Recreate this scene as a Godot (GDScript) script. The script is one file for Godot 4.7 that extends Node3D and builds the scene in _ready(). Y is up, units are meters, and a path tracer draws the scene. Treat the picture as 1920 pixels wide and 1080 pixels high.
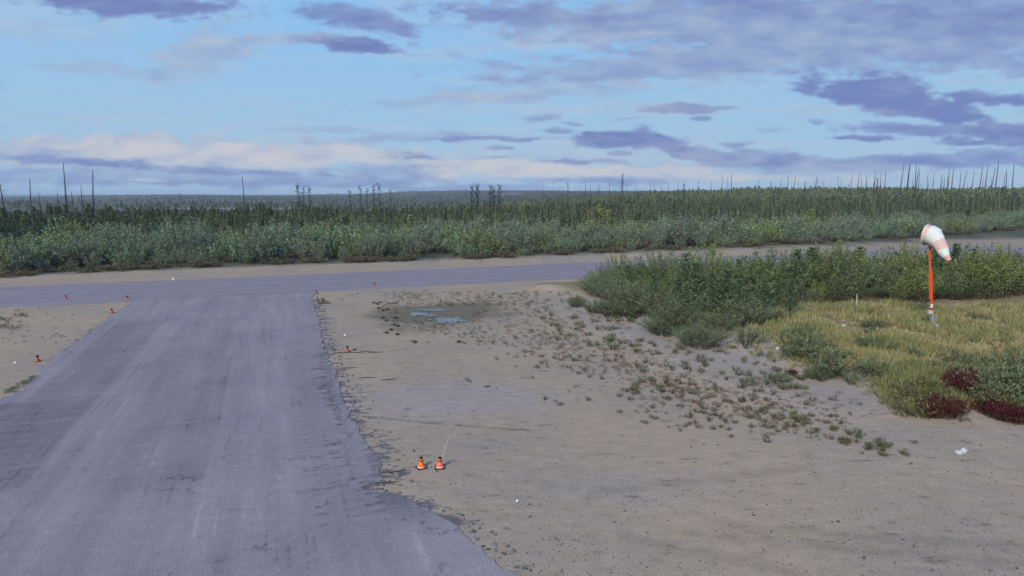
extends Node3D

# ---------- photograph geometry: a pixel of the 1920 x 1080 picture gives a direction, the ground gives the distance ----------
const FOCAL := 1180.0
const EYE := Vector3(0, 8.0, 0)
const PITCH := 0.1472
var rng := RandomNumberGenerator.new()
var used := {}
var cam_basis := Basis(Vector3.RIGHT, -PITCH)
const TAXI := Vector2(-0.3535, -0.9354)      # x, z of the taxiway's direction
const RUN := Vector2(0.9354, -0.3535)        # the runway's direction
var runway_near := 0.0
var runway_far := 0.0
var meadow_area := PackedVector2Array()
var bank := PackedVector2Array()             # crest of the low sand bank round the meadow
var bush_front := PackedVector2Array()
var right_edge := PackedFloat32Array()       # asphalt edge, x for each step of z
var left_edge := PackedFloat32Array()
const EDGE_Z0 := -60.0
const EDGE_STEP := 0.1
const EDGE_N := 720
var rough_noise := FastNoiseLite.new()
var fine_noise := FastNoiseLite.new()
var M := {}

func ray(px: float, py: float) -> Vector3:
	return (cam_basis * Vector3((px - 960.0) / FOCAL, (540.0 - py) / FOCAL, -1.0)).normalized()

func gp(px: float, py: float, level := 0.0) -> Vector3:
	var d := ray(px, py)
	return EYE + d * ((level - EYE.y) / d.y)

func gph(px: float, py: float) -> Vector3:
	var p := gp(px, py)
	for k in 5:
		p = gp(px, py, ground_h(p.x, p.z))
	p.y = ground_h(p.x, p.z)
	return p

func pixel_of(p: Vector3) -> Vector2:
	var q := cam_basis.inverse() * (p - EYE)
	if q.z > -0.5:
		return Vector2(-9999, -9999)
	return Vector2(960.0 + FOCAL * q.x / -q.z, 540.0 - FOCAL * q.y / -q.z)

func at_depth(px: float, py: float, depth: float) -> Vector3:   # the ground point in the direction of px at a distance
	var d := ray(px, py)
	var f := Vector2(d.x, d.z).normalized() * depth
	return Vector3(f.x, ground_h(f.x, f.y), f.y)

# ---------- naming ----------
func numbered(n: String) -> String:
	if not used.has(n):
		used[n] = 0
		return n
	used[n] += 1
	return "%s_%03d" % [n, used[n]]

func tag(o: Node3D, label: String, category: String, group := "", kind := "") -> Node3D:
	if label: o.set_meta("label", label)
	if category: o.set_meta("category", category)
	if group: o.set_meta("group", group)
	if kind: o.set_meta("kind", kind)
	return o

func thing(called: String, label: String, category: String, at: Vector3, turn := 0.0, group := "") -> Node3D:
	var o := Node3D.new()
	o.name = numbered(called)
	add_child(o)
	o.position = at
	o.rotation.y = turn
	tag(o, label, category, group)
	return o

func part(called: String, mesh: Mesh, mat: Material, parent: Node3D) -> MeshInstance3D:
	var o := MeshInstance3D.new()
	o.name = called if parent != self else numbered(called)
	o.mesh = mesh
	if mat: o.material_override = mat
	parent.add_child(o, true)
	return o

func structure(called: String, mesh: Mesh, mat: Material, label: String) -> MeshInstance3D:
	var o := part(called, mesh, mat, self)
	o.set_meta("kind", "structure")
	o.set_meta("label", label)
	return o

# ---------- mesh buffer ----------
class Buf:
	var v := PackedVector3Array()
	var n := PackedVector3Array()
	var c := PackedColorArray()
	var u := PackedVector2Array()
	var u2 := PackedVector2Array()
	var i := PackedInt32Array()

	func leaf(p: Vector3, dir: Vector3, side: Vector3, l: float, w: float, col: Color) -> void:
		var k := v.size()
		var nn := dir.cross(side).normalized()
		var over := nn.y < 0.0
		if over: nn = -nn
		v.append(p); v.append(p + dir * (l * 0.5) + side * (w * 0.5)); v.append(p + dir * l); v.append(p + dir * (l * 0.5) - side * (w * 0.5))
		for q in 4:
			n.append(nn); c.append(col)
		i.append_array(PackedInt32Array([k, k + 2, k + 1, k, k + 3, k + 2] if over else [k, k + 1, k + 2, k, k + 2, k + 3]))

	func tube(pts: Array, radii: Array, sides: int, col: Color) -> void:
		var k := v.size()
		for a in pts.size():
			var p: Vector3 = pts[a]
			var d: Vector3 = (pts[mini(a + 1, pts.size() - 1)] - pts[maxi(a - 1, 0)]).normalized()
			var s := d.cross(Vector3(0.31, 0.17, 0.93)).normalized()
			var t := d.cross(s).normalized()
			for b in sides:
				var ang := TAU * b / sides
				var o := s * cos(ang) + t * sin(ang)
				v.append(p + o * float(radii[a])); n.append(o); c.append(col)
		for a in pts.size() - 1:
			for b in sides:
				var q := k + a * sides + b
				var q1 := k + a * sides + (b + 1) % sides
				i.append_array(PackedInt32Array([q, q + sides, q1, q1, q + sides, q1 + sides]))
		for cap in [0, pts.size() - 1]:
			var o2: int = k + cap * sides
			for b in range(1, sides - 1):
				i.append_array(PackedInt32Array([o2, o2 + b + 1, o2 + b]) if cap == 0 else PackedInt32Array([o2, o2 + b, o2 + b + 1]))

	func lathe(profile: Array, sides: int, col: Color, closed := true) -> void:   # [radius, height] from the bottom up, each ring with its own normal
		for a in profile.size() - 1:
			var r0: float = profile[a][0]; var y0: float = profile[a][1]; var r1: float = profile[a + 1][0]; var y1: float = profile[a + 1][1]
			var k := v.size()
			var slope := Vector2(y1 - y0, r0 - r1).normalized()
			for b in sides + 1:
				var ang := TAU * b / sides
				var d := Vector3(cos(ang), 0, sin(ang))
				var nn := (d * slope.x + Vector3.UP * slope.y).normalized()
				v.append(d * r0 + Vector3.UP * y0); n.append(nn); c.append(col)
				v.append(d * r1 + Vector3.UP * y1); n.append(nn); c.append(col)
			for b in sides:
				var q := k + b * 2
				i.append_array(PackedInt32Array([q, q + 2, q + 1, q + 2, q + 3, q + 1]))

	func box(at: Vector3, size: Vector3, col: Color, bevel := 0.0) -> void:
		var h := size * 0.5
		var top := Vector3(h.x - bevel, h.y, h.z - bevel)
		var rings := [[-h.y, h.x, h.z], [h.y - bevel, h.x, h.z], [h.y, top.x, top.z]]
		for a in 2:
			var lo: Array = rings[a]; var hi: Array = rings[a + 1]
			for s in 4:
				var k := v.size()
				var sx := [-1, 1, 1, -1]; var sz := [-1, -1, 1, 1]
				var s2 := (s + 1) % 4
				var p0 := at + Vector3(sx[s] * lo[1], lo[0], sz[s] * lo[2]); var p1 := at + Vector3(sx[s2] * lo[1], lo[0], sz[s2] * lo[2])
				var p2 := at + Vector3(sx[s2] * hi[1], hi[0], sz[s2] * hi[2]); var p3 := at + Vector3(sx[s] * hi[1], hi[0], sz[s] * hi[2])
				var nn := (p1 - p0).cross(p3 - p0).normalized()
				if nn.dot((p0 + p2) * 0.5 - at) < 0: nn = -nn
				for p in [p0, p1, p2, p3]:
					v.append(p); n.append(nn); c.append(col)
				i.append_array(PackedInt32Array([k, k + 1, k + 2, k, k + 2, k + 3]))
		for cap in [[-h.y, h.x, h.z, -1.0], [h.y, top.x, top.z, 1.0]]:
			var k := v.size()
			for q in [[-1, -1], [1, -1], [1, 1], [-1, 1]]:
				v.append(at + Vector3(q[0] * cap[1], cap[0], q[1] * cap[2])); n.append(Vector3(0, cap[3], 0)); c.append(col)
			i.append_array(PackedInt32Array([k, k + 1, k + 2, k, k + 2, k + 3]))

	func mesh() -> ArrayMesh:
		var a := []
		a.resize(Mesh.ARRAY_MAX)
		a[Mesh.ARRAY_VERTEX] = v
		if n.size(): a[Mesh.ARRAY_NORMAL] = n
		if c.size(): a[Mesh.ARRAY_COLOR] = c
		if u.size(): a[Mesh.ARRAY_TEX_UV] = u
		if u2.size(): a[Mesh.ARRAY_TEX_UV2] = u2
		a[Mesh.ARRAY_INDEX] = i
		var m := ArrayMesh.new()
		m.add_surface_from_arrays(Mesh.PRIMITIVE_TRIANGLES, a)
		return m

# ---------- terrain ----------
func along_run(x: float, z: float) -> float: return x * RUN.x + z * RUN.y
func across_run(x: float, z: float) -> float: return x * TAXI.x + z * TAXI.y      # grows away from the camera
func bank_side(x: float, z: float) -> float:    # metres inside the bank's crest, negative on the sand
	var best := 1e9
	var p := Vector2(x, z)
	for k in bank.size() - 1:
		var a := bank[k]; var b := bank[k + 1]
		var q := Geometry2D.get_closest_point_to_segment(p, a, b)
		var d := p.distance_squared_to(q)
		best = minf(best, d)
	return sqrt(best) if Geometry2D.is_point_in_polygon(p, meadow_area) else -sqrt(best)

func ridge(az: float) -> float:   # height at 2.6 km, by the direction in degrees
	var pts := [[-60, 8], [-39, -6], [-33, 4], [-28, 8], [-22, 3], [-14, 10], [-8, 22], [-4, 25], [2, 24], [8, 22], [20, 20], [60, 25]]
	for k in pts.size() - 1:
		if az <= pts[k + 1][0]:
			var t: float = smoothstep(0, 1, clampf((az - pts[k][0]) / float(pts[k + 1][0] - pts[k][0]), 0, 1))
			return lerpf(pts[k][1], pts[k + 1][1], t)
	return 25.0

func ground_h(x: float, z: float) -> float:
	var h := 0.0
	var d := sqrt(x * x + z * z)
	if d > 70.0 and z < 0.0:
		var az := rad_to_deg(atan2(x, -z))
		var side := smoothstep(-14.0, 22.0, az)
		h += lerpf(-3.2 * smoothstep(95, 260, d), 5.0 * smoothstep(110, 430, d) + 3.0 * smoothstep(430, 900, d), side)
		h += (ridge(az) - h) * smoothstep(600, 2600, d)
		h += rough_noise.get_noise_2d(x * 0.02, z * 0.02) * 1.2 * smoothstep(120, 300, d)
	if x > 0 and x < 75 and z < -8 and z > -75 and across_run(x, z) < runway_near - 3.0:
		var s := bank_side(x, z)
		if s > -3.0:
			var n := rough_noise.get_noise_2d(x * 0.9, z * 0.9)
			h += (0.40 + 0.10 * n) * smoothstep(-1.3, 0.9, s + n * 0.3) * smoothstep(0.0, 4.0, runway_near - 3.0 - across_run(x, z))
			h += smoothstep(0.5, 2.0, s) * fine_noise.get_noise_2d(x * 0.8, z * 0.8) * 0.08
		h += smoothstep(-7.0, -0.5, s) * (rough_noise.get_noise_2d(x * 0.7 + 50.0, z * 0.7) * 0.5 + 0.5) * 0.30
	return h + fine_noise.get_noise_2d(x * 0.35, z * 0.35) * 0.02

# ---------- sky ----------
func make_sky() -> PanoramaSkyMaterial:
	var big := FastNoiseLite.new(); big.seed = 5; big.frequency = 1.0; big.fractal_octaves = 5; big.noise_type = FastNoiseLite.TYPE_SIMPLEX_SMOOTH
	var puff := FastNoiseLite.new(); puff.seed = 9; puff.frequency = 1.0; puff.fractal_octaves = 5; puff.fractal_gain = 0.55
	# clouds over the trees: centre and half size in picture pixels (a direction of the sky), tilt, strength, softness, tone 0 dark .. 1 pale
	var clouds := [
		[1620, 56, 700, 84, 0.03, 0.97, 0.8, 0.36], [1300, 118, 420, 32, -0.09, 0.8, 0.7, 0.45], [1240, 55, 300, 30, 0.06, 0.75, 0.8, 0.4], [1000, 28, 190, 22, 0.05, 0.9, 0.7, 0.12],
		[1390, 8, 150, 30, 0.1, 0.8, 0.8, 0.08], [1850, 30, 300, 70, 0.1, 0.7, 0.9, 0.2],
		[1500, 104, 520, 56, -0.03, 0.62, 1.0, 0.46], [1240, 40, 380, 52, 0.0, 0.5, 1.0, 0.5],
		[1640, 178, 125, 36, 0.13, 1.0, 0.36, 0.0], [1760, 208, 95, 22, 0.18, 1.0, 0.45, 0.02], [1880, 187, 100, 13, 0.05, 0.95, 0.5, 0.05],
		[1760, 243, 190, 12, 0.01, 0.9, 0.5, 0.16], [1900, 252, 130, 20, -0.02, 0.95, 0.5, 0.1], [1860, 269, 100, 5, -0.02, 0.9, 0.5, 0.14], [1625, 260, 62, 5, 0.0, 0.9, 0.5, 0.1],
		[1175, 263, 92, 20, 0.0, 1.0, 0.34, 0.0], [1265, 280, 66, 14, 0.32, 1.0, 0.45, 0.04], [1330, 292, 60, 13, 0.1, 0.9, 0.6, 0.12], [1420, 300, 90, 20, 0.0, 0.9, 0.5, 0.12], [1385, 272, 28, 9, -0.1, 0.7, 0.7, 0.2],
		[1600, 305, 300, 14, -0.02, 0.72, 0.7, 0.26], [1820, 300, 240, 18, -0.03, 0.85, 0.6, 0.18], [1500, 318, 190, 10, 0.0, 0.6, 0.7, 0.3],
		[1285, 203, 82, 8, -0.02, 0.9, 0.5, 0.08], [1312, 219, 22, 6, 0.05, 0.7, 0.6, 0.15], [1065, 303, 60, 7, 0.0, 0.95, 0.5, 0.06], [1145, 303, 36, 6, 0.1, 0.8, 0.6, 0.12], [1165, 286, 24, 6, 0.0, 0.8, 0.6, 0.12],
		[1045, 246, 38, 8, 0.06, 0.8, 0.6, 0.2], [1010, 218, 34, 9, -0.1, 0.7, 0.7, 0.25], [1080, 231, 22, 5, 0.1, 0.7, 0.6, 0.25], [1180, 222, 40, 5, -0.1, 0.4, 0.8, 0.4], [1527, 229, 14, 7, 0.1, 0.6, 0.7, 0.25], [1450, 242, 34, 5, 0.0, 0.4, 0.8, 0.4],
		[755, 294, 58, 9, 0.0, 0.95, 0.5, 0.08], [940, 279, 28, 6, 0.0, 0.9, 0.6, 0.1], [925, 297, 30, 4, 0.0, 0.8, 0.6, 0.14], [945, 261, 66, 6, 0.03, 0.85, 0.6, 0.16], [800, 258, 150, 10, -0.01, 0.6, 0.8, 0.45], [910, 262, 120, 4, 0.0, 0.8, 0.6, 0.2],
		[250, 8, 190, 24, 0.04, 0.95, 0.5, 0.02], [640, 30, 90, 22, 0.16, 0.8, 0.7, 0.1], [720, 44, 66, 22, 0.2, 0.75, 0.8, 0.1], [665, 84, 105, 15, 0.13, 1.0, 0.55, 0.02], [560, 74, 120, 14, 0.0, 0.4, 0.9, 0.5],
		[370, 108, 110, 50, -0.3, 0.62, 0.9, 0.62], [200, 132, 150, 13, 0.08, 0.55, 0.9, 0.6], [450, 84, 160, 20, -0.1, 0.45, 0.9, 0.7], [90, 58, 170, 36, 0.0, 0.35, 1.0, 0.75],
		[860, 187, 190, 11, -0.05, 0.6, 0.7, 0.6], [1040, 172, 230, 16, -0.06, 0.55, 0.8, 0.62], [1060, 80, 200, 22, -0.04, 0.4, 0.9, 0.8], [930, 120, 40, 8, 0.15, 0.5, 0.8, 0.35], [860, 100, 26, 7, 0.2, 0.35, 0.8, 0.4],
		[60, 218, 90, 8, 0.03, 0.3, 0.9, 0.7], [260, 222, 140, 12, 0.0, 0.25, 0.9, 0.85], [600, 244, 120, 7, 0.0, 0.4, 0.8, 0.5],
		[1150, 205, 300, 14, 0.0, 0.35, 0.9, 0.85], [1560, 208, 130, 9, 0.0, 0.4, 0.9, 0.75],
		[330, 296, 500, 46, 0.02, 0.7, 1.0, 0.78], [330, 332, 600, 22, 0.0, 0.55, 1.0, 0.36], [1100, 300, 420, 40, 0.0, 0.35, 1.0, 0.8], [1450, 330, 600, 22, 0.0, 0.45, 1.0, 0.7],
		[120, 290, 170, 26, 0.02, 0.72, 0.8, 0.72], [250, 282, 100, 32, 0.05, 0.85, 0.6, 0.9], [60, 276, 90, 16, 0.0, 0.6, 0.8, 0.6], [430, 292, 150, 24, 0.06, 0.75, 0.8, 0.85], [600, 285, 160, 22, 0.0, 0.7, 0.8, 0.86], [650, 265, 120, 8, 0.0, 0.4, 0.9, 0.6],
		[150, 303, 190, 9, 0.05, 0.85, 0.7, 0.2], [420, 321, 220, 7, 0.04, 0.8, 0.7, 0.22], [60, 322, 110, 7, 0.0, 0.6, 0.8, 0.4], [250, 340, 330, 8, 0.02, 0.62, 0.9, 0.34], [600, 345, 260, 9, 0.0, 0.62, 0.9, 0.3], [760, 318, 130, 16, 0.0, 0.6, 0.9, 0.34], [860, 352, 300, 7, 0.0, 0.75, 0.9, 0.3],
		[270, 338, 42, 5, 0.0, 0.8, 0.8, 0.9], [760, 305, 150, 9, 0.05, 0.7, 0.8, 0.92], [980, 320, 190, 15, 0.0, 0.95, 0.7, 1.0], [1200, 322, 200, 10, 0.0, 0.8, 0.8, 1.0], [930, 306, 100, 9, 0.0, 0.8, 0.8, 1.0], [1360, 334, 160, 8, 0.0, 0.8, 0.8, 0.96], [1620, 338, 200, 7, 0.0, 0.5, 0.9, 0.85],
		[1130, 340, 150, 8, 0.0, 0.75, 0.9, 0.3],
		[190, 270, 62, 18, 0.0, 0.9, 0.5, 1.0], [252, 262, 40, 13, 0.0, 0.75, 0.4, 0.78], [268, 280, 50, 15, 0.0, 0.85, 0.5, 1.0], [90, 268, 56, 12, 0.0, 0.75, 0.5, 0.85], [340, 288, 64, 16, 0.1, 0.8, 0.5, 0.95], [430, 281, 52, 12, 0.0, 0.8, 0.5, 1.0], [500, 292, 80, 13, 0.0, 0.75, 0.6, 0.95], [640, 284, 60, 10, 0.0, 0.7, 0.6, 1.0], [560, 305, 110, 10, 0.0, 0.7, 0.6, 0.95],
	]
	for k in clouds.size():
		var c: Array = clouds[k]
		c.append(cos(c[4])); c.append(sin(c[4]))
	var inv := cam_basis.inverse()
	var shade := func(az: float, el: float, near: Array) -> Color:
		var d := Vector3(sin(az) * cos(el), sin(el), -cos(az) * cos(el))
		var q: Vector3 = inv * d
		var px := -1e5
		var py := -1e5
		if q.z < -0.2:
			px = 960.0 + FOCAL * q.x / -q.z
			py = 540.0 - FOCAL * q.y / -q.z
		var up := maxf(d.y, 0.0)
		var t := clampf(up / 0.30, 0, 1)
		var col := Color(0.655, 0.775, 0.870).lerp(Color(0.530, 0.750, 0.945), pow(t, 1.3))
		col = col.lerp(Color(0.36, 0.60, 0.90), smoothstep(0.35, 1.0, up))
		# thin high streaks everywhere
		var plane := Vector2(d.x, d.z) / (up + 0.09)
		var w := puff.get_noise_2d(plane.x * 0.9 + 7.0, plane.y * 0.9) * 0.35
		var streak := big.get_noise_2d(plane.x * 0.55 + w, plane.y * 1.3 + w + 3.0)
		col = col.lerp(Color(0.70, 0.77, 0.87), 0.42 * smoothstep(-0.02, 0.5, streak))
		# the broken clouds that go on outside the picture
		var inside := smoothstep(-160.0, 40.0, px) * (1.0 - smoothstep(1880.0, 2080.0, px)) * smoothstep(-170.0, -10.0, py)
		if inside < 1.0:
			var g := puff.get_noise_2d(plane.x * 0.7 + 20.0, plane.y * 1.0 + 11.0) + 0.5 * big.get_noise_2d(plane.x * 1.9, plane.y * 2.6 + 40.0)
			var cov := smoothstep(-0.02, 0.32, g) * (1.0 - inside)
			col = col.lerp(Color(0.54, 0.60, 0.79).lerp(Color(0.45, 0.50, 0.76), smoothstep(0.2, 0.55, g)), cov * 0.85)
		if near:
			var wx := puff.get_noise_2d(px * 0.006, py * 0.02) * 26.0
			var wy := puff.get_noise_2d(px * 0.007 + 90.0, py * 0.022) * 9.0
			var rag := puff.get_noise_2d(px * 0.011 + 30.0, py * 0.034) * 0.75 + big.get_noise_2d(px * 0.004, py * 0.016) * 0.3
			rag += puff.get_noise_2d(px * 0.034 + 11.0, py * 0.10) * 0.28
			var body := big.get_noise_2d(px * 0.009 + 55.0, py * 0.03)
			for c in near:
				var dx: float = px + wx - c[0]
				var dy: float = py + wy - c[1]
				if absf(dx) > c[2] * 2.0 or absf(dy) > c[3] * 2.0 + c[2] * 0.3:
					continue
				var ex: float = (dx * c[8] + dy * c[9]) / c[2]
				var ey: float = (dy * c[8] - dx * c[9]) / c[3]
				if ey > 0: ey *= 1.15
				var f: float = 1.30 - sqrt(ex * ex + ey * ey) + rag * (0.5 + 0.4 * c[6])
				var o: float = smoothstep(0.0, 0.32 + c[6] * 0.62, f) * c[5]
				if o <= 0.0: continue
				var tone: float = c[7] + body * 0.26 + (0.1 if ey < -0.3 else 0.0) * (1.0 - c[7])
				var cc := Color(0.450, 0.515, 0.730).lerp(Color(0.585, 0.670, 0.815), clampf(tone / 0.5, 0, 1))
				cc = cc.lerp(Color(0.785, 0.795, 0.825), clampf((tone - 0.5) / 0.5, 0, 1))
				col = col.lerp(cc, o)
		return col
	var small := Image.create(1024, 512, false, Image.FORMAT_RGB8)
	small.fill(Color(0.42, 0.45, 0.5))
	for y in 262:
		var el := PI * 0.5 - (y + 0.5) / 512.0 * PI
		for x in 1024:
			if y > 195 and y < 256 and (x < 126 or x > 898): continue      # the fine window below
			small.set_pixel(x, y, shade.call((x + 0.5) / 1024.0 * TAU, maxf(el, 0.0), []))
	small.resize(4096, 2048, Image.INTERPOLATE_CUBIC)
	for y in range(770, 1030):
		var el := PI * 0.5 - (y + 0.5) / 2048.0 * PI
		for block in range(-520, 520, 40):
			# clouds that can reach this block
			var azm := (block + 20.0) / 4096.0 * TAU
			var q: Vector3 = inv * Vector3(sin(azm) * cos(el), sin(el), -cos(azm) * cos(el))
			var mx := 960.0 + FOCAL * q.x / -q.z
			var my := 540.0 - FOCAL * q.y / -q.z
			var near := clouds.filter(func(c): return absf(mx - c[0]) < c[2] * 2.0 + 90.0 and absf(my - c[1]) < c[3] * 2.0 + absf(c[4]) * c[2] * 2.0 + 30.0)
			for x in range(block, block + 40):
				small.set_pixel(posmod(x, 4096), y, shade.call((x + 0.5) / 4096.0 * TAU, maxf(el, 0.0), near))
	var m := PanoramaSkyMaterial.new()
	m.panorama = ImageTexture.create_from_image(small)
	return m

# ---------- materials ----------
func vc_mat(rough: float, back := Color(0, 0, 0)) -> StandardMaterial3D:
	var m := StandardMaterial3D.new()
	m.vertex_color_use_as_albedo = true
	m.roughness = rough
	m.metallic_specular = 0.3
	m.cull_mode = BaseMaterial3D.CULL_DISABLED
	if back != Color(0, 0, 0):
		m.backlight_enabled = true
		m.backlight = back
	return m

func flat_mat(lin: Color, rough: float, spec := 0.5) -> StandardMaterial3D:
	var m := StandardMaterial3D.new()
	m.albedo_color = lin.linear_to_srgb()
	m.roughness = rough
	m.metallic_specular = spec
	return m

func noise_bytes(w: int, h: int, sd: int, step_x: float, step_y: float, size_x: float, size_y: float, octaves: int, gain := 0.5) -> PackedByteArray:
	# noise whose grain measures size_x by size_y metres on a picture of step_x by step_y metres a pixel: made where the grain is square, then stretched
	var n := FastNoiseLite.new()
	var gx := size_x / step_x
	var gy := size_y / step_y
	var g := minf(gx, gy)
	n.seed = sd; n.frequency = 1.0 / g; n.fractal_octaves = octaves; n.fractal_gain = gain; n.noise_type = FastNoiseLite.TYPE_SIMPLEX_SMOOTH
	var im := n.get_image(maxi(int(w * g / gx), 4), maxi(int(h * g / gy), 4), false, false, true)
	im.resize(w, h, Image.INTERPOLATE_CUBIC)
	im.convert(Image.FORMAT_L8)
	return im.get_data()

func grain_texture(sd: int, lo: float, hi: float, freq: float) -> ImageTexture:
	var n := FastNoiseLite.new()
	n.seed = sd; n.frequency = freq; n.fractal_octaves = 4; n.fractal_gain = 0.7
	var im := n.get_seamless_image(512, 512, false, false, 0.1, true)
	im.convert(Image.FORMAT_L8)
	var b := im.get_data()
	for k in b.size():
		b[k] = int(clampf(lerpf(lo, hi, b[k] / 255.0), 0, 1) * 255.0)
	im = Image.create_from_data(512, 512, false, Image.FORMAT_L8, b)
	im.convert(Image.FORMAT_RGB8)
	return ImageTexture.create_from_image(im)

const SX0 := -44.0
const SX1 := 50.0
const SZ0 := -74.0
const SZ1 := -5.0
func seg_d(p: Vector2, a: Vector2, b: Vector2) -> float:
	return p.distance_to(Geometry2D.get_closest_point_to_segment(p, a, b))

func xz(p: Vector3) -> Vector2: return Vector2(p.x, p.z)

var sand_relief: ImageTexture
func sand_texture() -> ImageTexture:
	var W := 1440
	var Hh := 1056
	var mx := (SX1 - SX0) / W
	var mz := (SZ1 - SZ0) / Hh
	var n1 := noise_bytes(W, Hh, 3, mx, mz, 9.0, 7.0, 4)
	var n2 := noise_bytes(W, Hh, 4, mx, mz, 1.5, 0.32, 4, 0.65)       # streaks along x
	var n3 := noise_bytes(W, Hh, 6, mx, mz, 0.7, 0.6, 4, 0.75)
	var n4 := noise_bytes(W, Hh, 8, mx, mz, 1.5, 0.5, 5, 0.65)      # tongues of broken asphalt
	var out := PackedByteArray()
	out.resize(W * Hh * 3)
	var wet := xz(gp(835, 592))
	var blue1 := xz(gp(830, 745))
	var blue2 := xz(gp(1040, 915))
	var r0 := xz(gp(690, 782)); var r1 := xz(gp(850, 797)); var r2 := xz(gp(985, 806))
	var tr := []
	for q in [[1330, 985, 1940, 1030], [1290, 1000, 1940, 1062], [1080, 640, 1520, 745], [1180, 1010, 1500, 1072], [1000, 935, 1500, 880]]:
		tr.append([xz(gp(q[0], q[1])), xz(gp(q[2], q[3]))])
	for y in Hh:
		var z := lerpf(SZ0, SZ1, (y + 0.5) / Hh)
		var e := clampi(int((z - EDGE_Z0) / EDGE_STEP), 0, EDGE_N - 1)
		var ex := right_edge[e]
		var lx := left_edge[e]
		for x in W:
			var wx := lerpf(SX0, SX1, (x + 0.5) / W)
			var k := y * W + x
			var a := n1[k] / 255.0 - 0.5
			var s := n2[k] / 255.0 - 0.5
			var g := n3[k] / 255.0 - 0.5
			# sand, linear base colour; grey fines where a is low
			var v := 1.0 + a * 0.16 + s * 0.20 + g * 0.20 - clampf((-s - g * 0.6 - 0.30) * 2.4, 0, 0.30)
			var grey := clampf(0.35 - a * 1.5 + s * 0.4, 0, 1) * 0.6
			var b1 := (Vector2(wx, z) - blue1) / Vector2(5.2, 3.4)
			grey = maxf(grey, clampf(1.4 - b1.length() * 1.2 + a, 0, 1))
			var b2 := (Vector2(wx, z) - blue2) / Vector2(4.0, 1.4)
			grey = maxf(grey, 0.7 * clampf(1.3 - b2.length() * 1.1 + a, 0, 1))
			if wx > 1.0 and z > -46.0:
				var pb := Vector2(wx, z)
				var db := minf(minf(seg_d(pb, bank[1], bank[4]), seg_d(pb, bank[4], bank[7])), seg_d(pb, bank[7], bank[12]))
				grey = maxf(grey, clampf((5.0 - db) * 0.35 + a * 2.0 + s * 0.5, 0, 1) * 0.95)
			var wd := ((Vector2(wx, z) - wet) / Vector2(6.0, 5.0)).length()
			var damp := clampf((0.95 - wd) * 2.6 + a * 3.0 + s * 1.2 + g * 1.6, 0, 1) if wd < 1.6 else 0.0
			var cr := lerpf(0.368, 0.332, grey); var cg := lerpf(0.292, 0.284, grey); var cb := lerpf(0.212, 0.262, grey)
			cr = lerpf(cr, 0.120, damp * 0.8); cg = lerpf(cg, 0.112, damp * 0.8); cb = lerpf(cb, 0.078, damp * 0.8)
			# crumbled asphalt in tongues at the pavement's right edge
			var de := wx - ex
			if de > -0.6 and de < 2.4 and z < -14.0 and z > -48.0:
				var tongue := clampf(((n4[k] / 255.0 - 0.5) * 2.2 + g * 0.5 - de * 0.75 + 0.22) * 5.0, 0, 1)
				cr = lerpf(cr, 0.140, tongue); cg = lerpf(cg, 0.130, tongue); cb = lerpf(cb, 0.142, tongue)
			var dl := lx - wx
			if dl > -0.6 and dl < 1.2:
				var crumb := clampf(((n4[k] / 255.0 - 0.5) * 1.6 + g * 0.5 - dl * 1.2 + 0.05) * 5.0, 0, 1) * clampf((z + 48.0) * 0.5, 0, 1)
				cr = lerpf(cr, 0.14, crumb); cg = lerpf(cg, 0.14, crumb); cb = lerpf(cb, 0.14, crumb)
			if z > -26.0 and z < -16.0 and wx > -6.0 and wx < 4.0:
				var p := Vector2(wx, z)
				var dd := minf(seg_d(p, r0, r1), seg_d(p, r1, r2)) + g * 0.35 + s * 0.25
				var mark := clampf(1.0 - dd / 0.14, 0, 1) * 0.6
				cr = lerpf(cr, 0.12, mark); cg = lerpf(cg, 0.11, mark); cb = lerpf(cb, 0.09, mark)
			if wx > 2.0 and wx < 26.0 and z > -40.0:
				var p2 := Vector2(wx, z)
				for t in tr:
					var d2: float = seg_d(p2, t[0], t[1]) + g * 0.3
					if d2 < 0.35:
						v -= clampf((0.35 - d2) * 0.5 + s * 0.2, 0, 0.14)
			v = maxf(v, 0.2)
			out[k * 3] = int(pow(clampf(cr * v, 0, 1), 0.4545) * 255.0)
			out[k * 3 + 1] = int(pow(clampf(cg * v, 0, 1), 0.4545) * 255.0)
			out[k * 3 + 2] = int(pow(clampf(cb * v, 0, 1), 0.4545) * 255.0)
	for k in n3.size(): n3[k] = (n3[k] * 2 + n2[k]) / 3
	sand_relief = ImageTexture.create_from_image(Image.create_from_data(W, Hh, false, Image.FORMAT_L8, n3))
	return ImageTexture.create_from_image(Image.create_from_data(W, Hh, false, Image.FORMAT_RGB8, out))

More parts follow.
